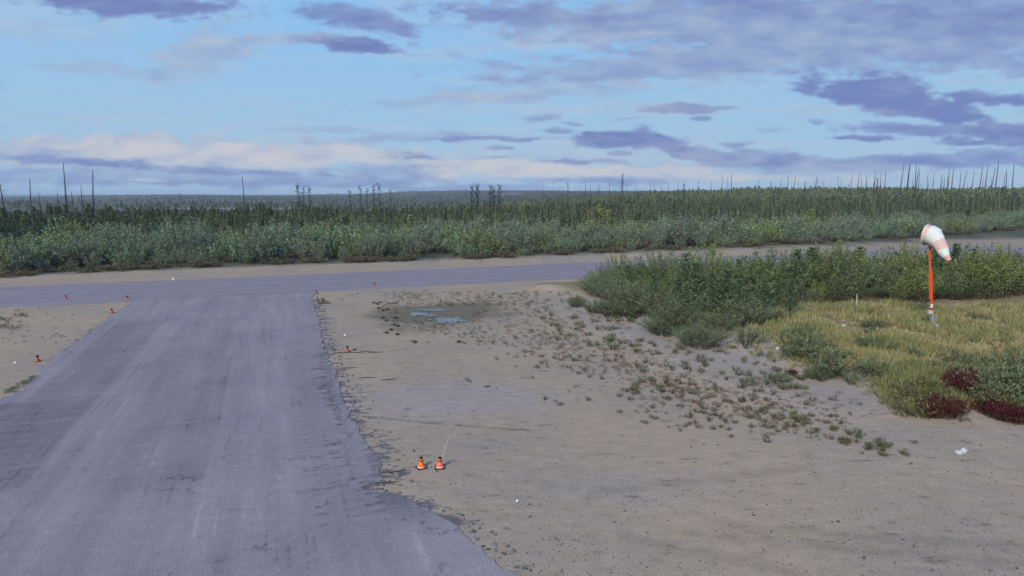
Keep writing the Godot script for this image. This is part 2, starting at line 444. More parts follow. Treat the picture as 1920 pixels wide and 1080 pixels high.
# taxiway picture: u across (metres along RUN), v along (metres along TAXI)
const TU0 := -16.0
const TU1 := 12.0
const TV0 := -10.0
const TV1 := 62.0
func asphalt_texture() -> ImageTexture:
	var W := 720
	var Hh := 1600
	var mu := (TU1 - TU0) / W
	var mv := (TV1 - TV0) / Hh
	var lane := noise_bytes(W, Hh, 21, mu, mv, 1.3, 26.0, 4, 0.62)    # long streaks down the taxiway
	var fine := noise_bytes(W, Hh, 25, mu, mv, 0.22, 6.0, 3, 0.6)     # scrape marks
	var blot := noise_bytes(W, Hh, 22, mu, mv, 5.0, 5.0, 4)
	var cross := noise_bytes(W, Hh, 23, mu, mv, 2.6, 0.34, 4, 0.6)    # bands across the lanes
	var grit := noise_bytes(W, Hh, 24, mu, mv, 0.45, 0.45, 4, 0.8)
	var out := PackedByteArray()
	out.resize(W * Hh * 3)
	var f := func(px: float, py: float) -> Vector2:
		var p := gp(px, py)
		return Vector2(along_run(p.x, p.z), across_run(p.x, p.z))
	# dark overlay strips: u from, u to, v from, v to
	var pa: Vector2 = f.call(70, 915); var pb: Vector2 = f.call(350, 600); var pc: Vector2 = f.call(190, 740)
	var pd: Vector2 = f.call(385, 900); var pe: Vector2 = f.call(330, 690); var pf: Vector2 = f.call(300, 720)
	var strips := [[pc.x - 4.2, pc.x, pa.y, pc.y, 0.26], [pc.x - 2.6, pc.x + 0.1, pc.y, pb.y, 0.18], [pf.x - 0.4, pd.x, pd.y, pf.y + 4.0, 0.14], [pf.x, pd.x - 0.4, pf.y + 4.0, pf.y + 12.0, 0.12]]
	var q1: Vector2 = f.call(575, 850); var q2: Vector2 = f.call(600, 690)
	var cracks := []
	for c in [[680, 912, 560, 925], [720, 905, 676, 915], [380, 902, 300, 905], [300, 925, 380, 926], [640, 815, 650, 880], [625, 745, 640, 800], [605, 690, 618, 745], [545, 860, 590, 858], [800, 995, 870, 990], [770, 985, 800, 992], [440, 953, 460, 955], [590, 952, 608, 952], [450, 1040, 520, 1035], [810, 1060, 830, 1090], [560, 876, 605, 880], [330, 585, 358, 582], [240, 553, 285, 552], [390, 548, 410, 546]]:
		cracks.append([f.call(c[0], c[1]), f.call(c[2], c[3])])
	for y in Hh:
		var v := lerpf(TV0, TV1, (y + 0.5) / Hh)
		var row_strips := strips.filter(func(s): return v > s[2] - 1.0 and v < s[3] + 1.0)
		var row_cracks := cracks.filter(func(c): return absf(v - (c[0].y + c[1].y) * 0.5) < absf(c[1].y - c[0].y) * 0.5 + 0.8)
		for x in W:
			var u := lerpf(TU0, TU1, (x + 0.5) / W)
			var k := y * W + x
			var la := lane[k] / 255.0 - 0.5
			var bl := blot[k] / 255.0 - 0.5
			var cx := cross[k] / 255.0 - 0.5
			var gr := grit[k] / 255.0 - 0.5
			var fi := fine[k] / 255.0 - 0.5
			var m := 1.0 + la * 0.26 + bl * 0.16 + cx * 0.07 + gr * 0.20 + fi * 0.05
			m += clampf((fi + gr * 0.5 + bl * 0.4 - 0.34) * 2.2, 0, 0.18) - clampf((-fi - gr * 0.5 - bl * 0.4 - 0.36) * 2.0, 0, 0.2)
			for s in row_strips:
				var o := clampf(minf(u - s[0], s[1] - u) * 6.0 + gr * 1.2 + 0.5, 0, 1) * clampf(minf(v - s[2], s[3] - v) * 1.8 + gr * 2.0 + cx + 0.5, 0, 1)
				m -= s[4] * o * clampf(0.85 + cx * 1.5 + la * 0.6, 0.0, 1.2)
			# worn dark ribs near the broken right side
			var rib := clampf((u - q1.x + 0.5) * 1.4, 0, 1) * clampf((38.0 - v) * 0.2, 0, 1) * clampf((v - 14.0) * 0.6, 0, 1)
			m -= rib * clampf(cx * 2.0 + la * 1.8 + gr * 1.2 + 0.06, 0, 0.38)
			m -= clampf((gr + cx * 0.5 - 0.30) * 4.0, 0, 0.3)
			m += clampf((gr - cx * 0.3 - 0.30) * 4.0, 0, 0.25)
			var base := Vector2(u, v)
			for c in row_cracks:
				var d := seg_d(base + Vector2(cx * 1.1, gr * 0.5 + bl * 0.8), c[0], c[1])
				if d < 0.055: m -= 0.45 * (1.0 - d / 0.055)
			m = maxf(m, 0.25)
			var warm := clampf(bl * 1.2 + la * 0.5, -0.3, 0.3)
			out[k * 3] = int(pow(clampf((0.276 + warm * 0.015) * m, 0, 1), 0.4545) * 255.0)
			out[k * 3 + 1] = int(pow(clampf((0.251 + warm * 0.008) * m, 0, 1), 0.4545) * 255.0)
			out[k * 3 + 2] = int(pow(clampf((0.276 - warm * 0.015) * m, 0, 1), 0.4545) * 255.0)
	return ImageTexture.create_from_image(Image.create_from_data(W, Hh, false, Image.FORMAT_RGB8, out))

# ---------- ground, taxiway, runway ----------
func lines(fine0: float, fine1: float, step: float, lo: float, hi: float) -> PackedFloat32Array:
	var a := PackedFloat32Array()
	var x := fine0
	var s := step
	var left := []
	while x > lo:
		s *= 1.13
		x -= s
		left.append(x)
	left.reverse()
	for q in left: a.append(q)
	x = fine0
	while x < fine1:
		a.append(x)
		x += step
	s = step
	while x < hi:
		a.append(x)
		s *= 1.13
		x += s
	a.append(x)
	return a

func build_ground() -> void:
	var xs := lines(-40.0, 46.0, 0.42, -4200.0, 4200.0)
	var zs := lines(-60.0, -7.0, 0.36, -4600.0, 260.0)
	var b := Buf.new()
	var pale := FastNoiseLite.new(); pale.seed = 77; pale.frequency = 0.006
	for z in zs:
		for x in xs:
			var h := ground_h(x, z)
			b.v.append(Vector3(x, h, z))
			var c := Color(1, 1, 1)
			var ar := across_run(x, z)
			var d := sqrt(x * x + z * z)
			if ar > runway_far + 8.5 or d > 150.0:
				var t := smoothstep(runway_far + 8.0, runway_far + 12.0, ar + 1.5 * fine_noise.get_noise_2d(x, z)) if d < 150.0 else 1.0
				c = c.lerp(Color(0.30, 0.40, 0.36), t)
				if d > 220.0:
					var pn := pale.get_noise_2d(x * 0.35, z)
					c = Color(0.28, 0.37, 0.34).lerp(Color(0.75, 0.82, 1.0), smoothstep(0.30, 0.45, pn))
			elif x > 0.0 and z < -8.0 and z > -70.0 and ar < runway_near - 2.0:
				var s := bank_side(x, z)
				c = c.lerp(Color(0.62, 0.66, 0.45), smoothstep(0.4, 1.8, s + fine_noise.get_noise_2d(x * 2.0, z * 2.0) * 1.0) * 0.9)
			b.c.append(c)
			b.u.append(Vector2(clampf((x - SX0) / (SX1 - SX0), 0.002, 0.998), clampf((z - SZ0) / (SZ1 - SZ0), 0.002, 0.998)))
			b.u2.append(Vector2(x, z) / 4.1)
	var w := xs.size()
	for r in zs.size() - 1:
		for q in w - 1:
			var k := r * w + q
			b.i.append_array(PackedInt32Array([k, k + 1, k + w, k + 1, k + w + 1, k + w]))
	b.n.resize(b.v.size())
	for r in zs.size():
		for q in w:
			var k := r * w + q
			var dx := b.v[r * w + mini(q + 1, w - 1)] - b.v[r * w + maxi(q - 1, 0)]
			var dz := b.v[mini(r + 1, zs.size() - 1) * w + q] - b.v[maxi(r - 1, 0) * w + q]
			b.n[k] = dz.cross(dx).normalized()
	var m := StandardMaterial3D.new()
	m.albedo_texture = sand_texture()
	m.heightmap_enabled = true
	m.heightmap_texture = sand_relief
	m.heightmap_scale = 2.4
	m.vertex_color_use_as_albedo = true
	m.roughness = 0.95
	m.metallic_specular = 0.2
	m.detail_enabled = true
	m.detail_albedo = grain_texture(31, 0.66, 1.28, 0.16)
	m.detail_blend_mode = BaseMaterial3D.BLEND_MODE_MUL
	m.detail_uv_layer = BaseMaterial3D.DETAIL_UV_2
	structure("ground", b.mesh(), m, "beige sand apron and terrain rolling away to the wooded horizon")

func slab(outline: PackedVector2Array, top: float, uv: Callable) -> ArrayMesh:
	var b := Buf.new()
	var tri := Geometry2D.triangulate_polygon(outline)
	for p in outline:
		b.v.append(Vector3(p.x, top, p.y)); b.n.append(Vector3.UP)
		b.u.append(uv.call(p)); b.u2.append(p / 3.3)
	for k in range(0, tri.size(), 3):
		var p0 := outline[tri[k]]; var p1 := outline[tri[k + 1]]; var p2 := outline[tri[k + 2]]
		if (p1 - p0).cross(p2 - p0) > 0:
			b.i.append_array(PackedInt32Array([tri[k], tri[k + 1], tri[k + 2]]))
		else:
			b.i.append_array(PackedInt32Array([tri[k], tri[k + 2], tri[k + 1]]))
	var n := outline.size()
	for k in n:
		var p := outline[k]; var q := outline[(k + 1) % n]
		var o := b.v.size()
		for c in [[p, top], [q, top], [q, top - 0.12], [p, top - 0.12]]:
			b.v.append(Vector3(c[0].x, c[1], c[0].y)); b.n.append(Vector3.UP); b.u.append(uv.call(c[0])); b.u2.append(c[0] / 3.3)
		var fn := (b.v[o + 2] - b.v[o]).cross(b.v[o + 1] - b.v[o]).normalized()
		for c in 4: b.n[o + c] = fn
		b.i.append_array(PackedInt32Array([o, o + 1, o + 2, o, o + 2, o + 3]))
	return b.mesh()

func edge_table(pts: Array) -> PackedFloat32Array:
	var a := PackedFloat32Array()
	a.resize(EDGE_N)
	for k in EDGE_N:
		var z := EDGE_Z0 + k * EDGE_STEP
		var x: float = pts[0].x if z < pts[0].y else pts[-1].x
		for j in pts.size() - 1:
			var lo: float = minf(pts[j].y, pts[j + 1].y); var hi: float = maxf(pts[j].y, pts[j + 1].y)
			if z >= lo and z <= hi and hi > lo:
				x = lerpf(pts[j].x, pts[j + 1].x, (z - pts[j].y) / (pts[j + 1].y - pts[j].y))
		a[k] = x
	return a

func jagged(pts: Array, amp: float, sd: int) -> PackedVector2Array:
	var out := PackedVector2Array()
	var nz := FastNoiseLite.new(); nz.seed = sd; nz.frequency = 0.42; nz.fractal_octaves = 4; nz.fractal_gain = 0.5
	for j in pts.size() - 1:
		var a: Vector2 = pts[j]; var b: Vector2 = pts[j + 1]
		var n := maxi(1, int(a.distance_to(b) / 0.13))
		var side := (b - a).normalized().orthogonal()
		for k in n:
			var p := a.lerp(b, float(k) / n)
			out.append(p + side * (nz.get_noise_2d(p.x * 1.3, p.y * 1.7) * amp + nz.get_noise_2d(p.x * 9.0, p.y * 9.0) * 0.05))
	out.append(pts[-1])
	return out

func build_pavement() -> void:
	# right edge from the runway down to the camera, left edge back up
	var right := []
	for q in [[590, 553], [583, 560], [594, 590], [606, 640], [622, 690], [640, 740], [655, 780], [690, 830], [712, 870], [724, 903], [690, 909], [678, 914], [686, 921], [748, 930], [800, 950], [850, 985], [885, 1022], [960, 1080], [1060, 1160], [1250, 1330]]:
		right.append(xz(gp(q[0], q[1])))
	var left := []
	for q in [[-620, 1260], [-420, 1050], [-120, 830], [0, 748], [40, 735], [66, 712], [78, 690], [130, 652], [185, 610], [232, 580], [246, 568], [238, 559]]:
		left.append(xz(gp(q[0], q[1])))
	var outline := PackedVector2Array()
	var rj := jagged(right, 0.26, 40)
	var lj := jagged(left, 0.30, 41)
	outline.append_array(rj)
	outline.append(Vector2(6.0, 12.0)); outline.append(Vector2(-24.0, 12.0))
	outline.append_array(lj)
	var last: Vector2 = left[-1]
	var first: Vector2 = right[0]
	outline.append(last + TAXI * 2.4); outline.append(first + TAXI * 2.4)
	right_edge = edge_table(right)
	var lt := left.duplicate(); lt.reverse()
	left_edge = edge_table(lt)
	var m := StandardMaterial3D.new()
	m.albedo_texture = asphalt_texture()
	m.roughness = 0.88
	m.metallic_specular = 0.25
	m.detail_enabled = true
	m.detail_albedo = grain_texture(33, 0.55, 1.40, 0.16)
	m.detail_blend_mode = BaseMaterial3D.BLEND_MODE_MUL
	m.detail_uv_layer = BaseMaterial3D.DETAIL_UV_2
	var uvf := func(p: Vector2) -> Vector2:
		return Vector2((p.dot(RUN) - TU0) / (TU1 - TU0), (p.dot(TAXI) - TV0) / (TV1 - TV0))
	structure("taxiway", slab(outline, 0.030, uvf), m, "worn grey asphalt taxiway with crumbling edges running to the runway")
	# runway
	var ro := PackedVector2Array()
	var nz := FastNoiseLite.new(); nz.seed = 43; nz.frequency = 0.35; nz.fractal_octaves = 3
	var s := -220.0
	var ptsn := PackedVector2Array(); var ptsf := PackedVector2Array()
	while s < 520.0:
		ptsn.append(RUN * s + TAXI * (runway_near + nz.get_noise_1d(s) * 0.25))
		ptsf.append(RUN * s + TAXI * (runway_far + nz.get_noise_1d(s + 900.0) * 0.25))
		s += 0.35 if s < 90.0 and s > -80.0 else 4.0
	ro.append_array(ptsn)
	ptsf.reverse()
	ro.append_array(ptsf)
	var rm := StandardMaterial3D.new()
	var n2 := noise_bytes(1024, 256, 51, 0.117, 0.047, 18.0, 0.8, 4, 0.6)
	var n3 := noise_bytes(1024, 256, 52, 0.117, 0.047, 2.5, 1.6, 4, 0.7)
	var by := PackedByteArray()
	by.resize(1024 * 256 * 3)
	for k in 1024 * 256:
		var g := 1.0 + (n2[k] / 255.0 - 0.5) * 0.35 + (n3[k] / 255.0 - 0.5) * 0.2
		by[k * 3] = int(pow(0.262 * g, 0.4545) * 255); by[k * 3 + 1] = int(pow(0.232 * g, 0.4545) * 255); by[k * 3 + 2] = int(pow(0.262 * g, 0.4545) * 255)
	rm.albedo_texture = ImageTexture.create_from_image(Image.create_from_data(1024, 256, false, Image.FORMAT_RGB8, by))
	rm.roughness = 0.88
	rm.metallic_specular = 0.25
	rm.detail_enabled = true
	rm.detail_albedo = m.detail_albedo
	rm.detail_blend_mode = BaseMaterial3D.BLEND_MODE_MUL
	rm.detail_uv_layer = BaseMaterial3D.DETAIL_UV_2
	var uvr := func(p: Vector2) -> Vector2:
		return Vector2(p.dot(RUN) / 120.0 + 0.5, (p.dot(TAXI) - runway_near) / (runway_far - runway_near) * 0.98 + 0.01)
	structure("runway", slab(ro, 0.036, uvr), rm, "faded grey asphalt runway crossing beyond the taxiway, sandy shoulders beside it")

# ---------- plants ----------
func tone(base: Color, spread: float) -> Color:
	var k := 1.0 + rng.randf_range(-spread, spread)
	var w := rng.randf_range(-spread, spread) * 0.35
	return Color(base.r * k * (1.0 + w), base.g * k, base.b * k * (1.0 - w))

func rand_dir() -> Vector3:
	return Vector3(rng.randfn(), rng.randfn(), rng.randfn()).normalized()

# [stems mesh, foliage mesh]; height h, half width w
func shrub(h: float, w: float, stems: int, per: int, leaf_l: float, leaf_w: float, cols: Array, upright := 0.7, bare := 0.12) -> Array:
	var st := Buf.new()
	var fo := Buf.new()
	for k in stems:
		var ang := rng.randf() * TAU
		var r := sqrt(rng.randf())
		var foot := Vector3(cos(ang), 0, sin(ang)) * r * w * 0.45
		var tall := h * (1.0 - 0.42 * r * r) * rng.randf_range(0.62, 1.05)
		var out := Vector3(cos(ang + rng.randf_range(-0.5, 0.5)), 0, sin(ang + rng.randf_range(-0.5, 0.5))) * r * w * (1.15 - upright * 0.5)
		var mid := foot + out * 0.42 + Vector3.UP * tall * 0.55
		var tip := foot + out + Vector3.UP * tall
		var base_col: Color = cols[rng.randi() % cols.size()]
		base_col = tone(base_col, 0.30)
		st.tube([foot - Vector3.UP * 0.15, mid, tip], [0.016 * h / 3.0 + 0.008, 0.012, 0.004], 3, Color(0.10, 0.085, 0.06))
		for j in per:
			var t := lerpf(bare, 1.0, sqrt(rng.randf()) if j > 2 else 1.0)
			var p := foot.lerp(mid, t / 0.55) if t < 0.55 else mid.lerp(tip, (t - 0.55) / 0.45)
			p += rand_dir() * (0.05 + 0.13 * w * (1.05 - t))
			var d := (rand_dir() + Vector3.UP * upright * 1.3 + (out.normalized() if out.length() > 0.01 else Vector3.UP) * 0.4).normalized()
			var sd := d.cross(rand_dir()).normalized()
			fo.leaf(p, d, sd, leaf_l * rng.randf_range(0.6, 1.25), leaf_w * rng.randf_range(0.7, 1.2), tone(base_col, 0.22))
	return [st.mesh(), fo.mesh()]

# [trunk mesh, crown mesh] of a young conifer
func conifer(h: float, w: float, whorl: float, per: int, sprays: int, sl: float, sw: float, lift: float, cols: Array) -> Array:
	var tr := Buf.new()
	var fo := Buf.new()
	var lean := Vector3(rng.randf_range(-0.03, 0.03), 1, rng.randf_range(-0.03, 0.03))
	tr.tube([-lean * 0.2, lean * h * 0.5, lean * h * 0.98], [0.022 * h * 0.55, 0.012 * h * 0.55, 0.008], 5, Color(0.085, 0.07, 0.06))
	var y := h * 0.06
	while y < h:
		var t := y / h
		var len := w * pow(1.0 - t, 0.75) * rng.randf_range(0.75, 1.1) + 0.10
		if t < 0.12: len *= 0.75
		var a0 := rng.randf() * TAU
		for k in per:
			var a := a0 + TAU * k / per + rng.randf_range(-0.35, 0.35)
			var l := len * rng.randf_range(0.65, 1.12)
			var up := lift * rng.randf_range(0.6, 1.3) + t * 0.5
			var dir := Vector3(cos(a), up, sin(a)).normalized()
			var bc: Color = tone(cols[rng.randi() % cols.size()], 0.2)
			for j in sprays:
				var s := (j + rng.randf()) / sprays
				var p := lean * y + dir * l * s
				for q in 2:
					var dd := (dir * 0.8 + rand_dir() * 0.75 + Vector3.UP * 0.25).normalized()
					fo.leaf(p, dd, dd.cross(rand_dir()).normalized(), sl * rng.randf_range(0.7, 1.2), sw * rng.randf_range(0.7, 1.2), tone(bc, 0.2))
		y += whorl * rng.randf_range(0.75, 1.25)
	for q in 5:
		fo.leaf(lean * h * (0.93 + 0.015 * q), (Vector3.UP + rand_dir() * 0.4).normalized(), rand_dir().cross(Vector3.UP).normalized(), sl * 0.8, sw * 0.7, tone(cols[0], 0.2))
	return [tr.mesh(), fo.mesh()]

func plant(called: String, names: Array, shapes: Array, leafm: Material, at: Vector3, scl: Vector3, turn: float, label: String, category: String, group: String) -> Node3D:
	var o := thing(called, label, category, at, turn, group)
	o.scale = scl
	part(names[0], shapes[0], M.bark, o)
	part(names[1], shapes[1], leafm, o)
	return o

func many(called: String, mesh: Mesh, mat: Material, where: Array, label: String, category: String, cols := []) -> void:
	if where.is_empty(): return
	var mm := MultiMesh.new()
	mm.transform_format = MultiMesh.TRANSFORM_3D
	mm.use_colors = not cols.is_empty()
	mm.mesh = mesh
	mm.instance_count = where.size()
	for k in where.size():
		mm.set_instance_transform(k, where[k])
		if cols: mm.set_instance_color(k, cols[k])
	var o := MultiMeshInstance3D.new()
	o.name = numbered(called)
	o.multimesh = mm
	o.material_override = mat
	add_child(o)
	tag(o, label, category, "", "stuff")

func placed(p: Vector3, s: Vector3, turn: float) -> Transform3D:
	return Transform3D(Basis(Vector3.UP, turn).scaled_local(s), p)

func bush_line(px: float) -> float:   # picture row where the far shrubs meet the sand
	var pts := [[-900, 560], [0, 518], [200, 505], [500, 494], [780, 487], [800, 476], [850, 476], [870, 486], [1000, 478], [1290, 466], [1500, 458], [1920, 436], [2600, 412]]
	for k in pts.size() - 1:
		if px <= pts[k + 1][0]:
			return lerpf(pts[k][1], pts[k + 1][1], clampf((px - pts[k][0]) / float(pts[k + 1][0] - pts[k][0]), 0, 1))
	return 412.0

func build_far_shrubs() -> void:
	var grey := [Color(0.200, 0.247, 0.178), Color(0.217, 0.256, 0.200), Color(0.166, 0.217, 0.155)]
	var green := [Color(0.178, 0.260, 0.157), Color(0.218, 0.307, 0.169), Color(0.146, 0.216, 0.141)]
	var lime := [Color(0.235, 0.270, 0.095), Color(0.215, 0.255, 0.100), Color(0.175, 0.225, 0.100)]
	var kinds := []
	for k in 4: kinds.append([shrub(3.3, 1.5, 46, 26, 0.24, 0.085, grey, 0.75), 0])
	for k in 4: kinds.append([shrub(3.0, 1.7, 46, 26, 0.22, 0.10, green, 0.45), 1])
	for k in 2: kinds.append([shrub(3.4, 1.4, 40, 26, 0.22, 0.11, lime, 0.5), 2])
	var info := [["grey green willow bush in the shrub belt beyond the runway", "willow_bush", "willow bushes beyond the runway"], ["dark green leafy alder bush in the shrub belt beyond the runway", "alder_bush", "alder bushes beyond the runway"], ["yellow green leafy birch bush in the shrub belt beyond the runway", "birch_bush", "birch bushes beyond the runway"]]
	var spots := []
	for k in 9000:
		var px := rng.randf_range(-420, 2380)
		var row := bush_line(px)
		var f := gp(px, row)
		var fd := Vector2(f.x, f.z)
		var deep := pow(rng.randf(), 0.8) * 30.0
		var p2 := fd + fd.normalized() * deep
		var keep := true
		for s in spots:
			if absf(s[0].x - p2.x) < 1.5 and s[0].distance_squared_to(p2) < 2.3:
				keep = false
				break
		if keep: spots.append([p2, deep, fd.length()])
	spots.sort_custom(func(a, b): return a[1] * 2.0 + a[2] * 0.12 < b[1] * 2.0 + b[2] * 0.12)
	var lots := {}
	for k in spots.size():
		var p2: Vector2 = spots[k][0]
		var patch := rough_noise.get_noise_2d(p2.x * 0.35, p2.y * 0.35) + rng.randf_range(-0.35, 0.35)
		var i := rng.randi() % 4
		if patch > 0.12: i = 4 + rng.randi() % 4
		if patch > 0.46 or rng.randf() < 0.03: i = 8 + rng.randi() % 2
		var s := (0.55 + 0.75 * pow(rng.randf(), 1.4)) * (1.0 + 0.35 * rough_noise.get_noise_2d(p2.x * 1.1 + 300.0, p2.y * 1.1)) * lerpf(0.5, 1.05, clampf(spots[k][1] / 4.0 + rng.randf() * 0.4, 0, 1))
		var sc := Vector3(s * rng.randf_range(0.85, 1.2), s, s * rng.randf_range(0.85, 1.2))
		var at := Vector3(p2.x, ground_h(p2.x, p2.y), p2.y)
		var sp := pixel_of(at)
		if k < 330 and sp.x > -60 and sp.x < 1980:
			var t: Array = info[kinds[i][1]]
			plant(t[1], ["stems", "foliage"], kinds[i][0], M.leaf, at, sc, rng.randf() * TAU, t[0], "bush", t[2])
		else:
			if not lots.has(i): lots[i] = []
			lots[i].append(placed(at, sc, rng.randf() * TAU))
	for i in lots:
		many("shrub_belt", kinds[i][0][1], M.leaf, lots[i], "dense belt of %s shrubs massed behind the first bushes beyond the runway" % ["grey green", "dark green", "yellow green"][kinds[i][1]], "shrubs")

func build_pines() -> void:
	var dark := [Color(0.133, 0.174, 0.114), Color(0.154, 0.195, 0.114), Color(0.113, 0.150, 0.107)]
	var mid := [Color(0.206, 0.248, 0.142), Color(0.184, 0.222, 0.133)]
	var near := []
	for k in 6: near.append(conifer(rng.randf_range(5.2, 6.4), rng.randf_range(0.95, 1.3), 0.27, 6, 7, 0.26, 0.09, 0.35, dark if k % 3 else mid))
	var far := []
	for k in 4: far.append(conifer(rng.randf_range(5.2, 6.4), rng.randf_range(1.0, 1.35), 0.45, 5, 3, 0.52, 0.2, 0.4, dark if k % 2 else mid))
	var singles := 0
	var lots := {}
	var cells := {}
	for k in 60000:
		var px := rng.randf_range(-500, 2420)
		var front := gp(px, bush_line(px))
		var d0 := Vector2(front.x, front.z).length() + 24.0
		var right := smoothstep(500.0, 1500.0, px)
		var span := lerpf(95.0, 380.0, right)
		var dep := d0 + pow(rng.randf(), 1.15) * span
		var at := at_depth(px, 500, dep)
		var key := Vector2i(int(at.x / 1.9), int(at.z / 1.9)) if dep < 210.0 else Vector2i(int(at.x / 2.8) + 100000, int(at.z / 2.8))
		if cells.has(key): continue
		cells[key] = true
		var s := rng.randf_range(0.62, 1.12) * lerpf(0.83, 0.95, right) * (1.0 + 0.25 * rough_noise.get_noise_2d(at.x * 0.12, at.z * 0.12))
		var sc := Vector3(s * rng.randf_range(0.85, 1.15), s, s * rng.randf_range(0.85, 1.15))
		if dep < d0 + 5.5 and singles < 290 and px > -40 and px < 1960:
			singles += 1
			plant("pine_tree", ["trunk", "crown"], near[rng.randi() % near.size()], M.needle, at, sc, rng.randf() * TAU, "dark green young pine in the front row behind the shrub belt", "pine tree", "young pines behind the shrubs")
		else:
			var i := rng.randi() % 6 if dep < 230.0 else 6 + rng.randi() % 4
			if not lots.has(i): lots[i] = []
			lots[i].append(placed(at, sc, rng.randf() * TAU))
	for i in lots:
		many("pine_forest", near[i][1] if i < 6 else far[i - 6][1], M.needle, lots[i], "dense young pine forest standing behind the shrub belt" if i < 6 else "far young pine forest rising towards the skyline", "forest")
	# woods on the far plain and hill
	var wood := []
	for k in 7000:
		var az := deg_to_rad(rng.randf_range(-44, 44))
		var dep := 260.0 + pow(rng.randf(), 1.6) * 2300.0
		var p := Vector2(sin(az), -cos(az)) * dep
		if rough_noise.get_noise_2d(p.x * 0.02, p.y * 0.05) < -0.15: continue
		var s := rng.randf_range(0.35, 0.8)
		wood.append(placed(Vector3(p.x, ground_h(p.x, p.y) - 0.2, p.y), Vector3(s * 2.0, s, s * 2.0), rng.randf() * TAU))
	many("far_woodland", far[1][1], M.needle, wood, "distant low woodland covering the plain and the hill on the skyline", "woodland")
	# yellow aspens among the pines
	var gold := [Color(0.312, 0.288, 0.093), Color(0.264, 0.276, 0.101), Color(0.204, 0.240, 0.093)]
	var asp := [shrub(5.4, 1.3, 44, 24, 0.3, 0.17, gold, 0.7, 0.3), shrub(5.0, 1.1, 36, 24, 0.3, 0.17, gold, 0.8, 0.3)]
	for q in [[1112, 122, 1.15], [1130, 124, 1.1], [1122, 128, 1.2], [815, 150, 1.0], [822, 148, 1.0], [1075, 190, 1.1], [670, 140, 0.9], [600, 130, 0.9]]:
		plant("aspen_tree", ["trunk", "crown"], asp[rng.randi() % 2], M.leaf, at_depth(q[0], 500, q[1]), Vector3(q[2], q[2], q[2]), rng.randf() * TAU, "yellowing young aspen standing among dark green pines", "aspen tree", "yellow aspens among the pines")

# burnt trunk that reaches the picture row of its top
func snag(px: float, top: float, dep: float, branches: int, called: String, label: String, group: String, leafy := 0.0) -> void:
	var at := at_depth(px, 500, dep)
	var d := ray(px, top)
	var hi := EYE.y + d.y / Vector2(d.x, d.z).length() * dep
	var h := hi - at.y
	if h < 1.5: return
	var o := thing(called, label, "dead tree" if leafy == 0.0 else "spruce tree", at, rng.randf() * TAU, group)
	var b := Buf.new()
	var lean := Vector3(rng.randf_range(-0.05, 0.05), 1, rng.randf_range(-0.05, 0.05))
	var bend := Vector3(rng.randf_range(-0.02, 0.02), 0, rng.randf_range(-0.02, 0.02)) * h
	var r := 0.011 * h + 0.035
	b.tube([Vector3(0, -0.3, 0), lean * h * 0.5 + bend, lean * h], [r, r * 0.75, r * 0.28], 6, Color(0.066, 0.060, 0.078))
	part("trunk", b.mesh(), M.bark, o)
	var br := Buf.new()
	for k in branches:
		var t := rng.randf_range(0.35, 0.97)
		var p := lean * h * t + bend * (1.0 - absf(t - 0.5) * 2.0)
		var a := rng.randf() * TAU
		var l := (1.15 - t) * h * 0.10 * rng.randf_range(0.5, 1.4) + 0.2
		var dir := Vector3(cos(a), rng.randf_range(-0.5, 0.35), sin(a)).normalized()
		br.tube([p, p + dir * l * 0.6 + Vector3.DOWN * l * 0.05, p + dir * l + Vector3.UP * l * 0.1], [0.035, 0.025, 0.012], 3, Color(0.072, 0.066, 0.085))
	if branches: part("branches", br.mesh(), M.bark, o)
	if leafy > 0.0:
		var fo := Buf.new()
		for k in int(260 * leafy):
			var t := rng.randf_range(0.25, 1.0)
			var a := rng.randf() * TAU
			var dir := Vector3(cos(a), rng.randf_range(-0.35, 0.2), sin(a)).normalized()
			var p := lean * h * t + dir * rng.randf() * (0.35 + (1.05 - t) * h * 0.11) * (0.5 + 0.5 * sin(t * 40.0))
			fo.leaf(p, (dir + rand_dir() * 0.5).normalized(), rand_dir(), 0.5, 0.2, tone(Color(0.042, 0.054, 0.053), 0.3))
		part("crown", fo.mesh(), M.needle, o)

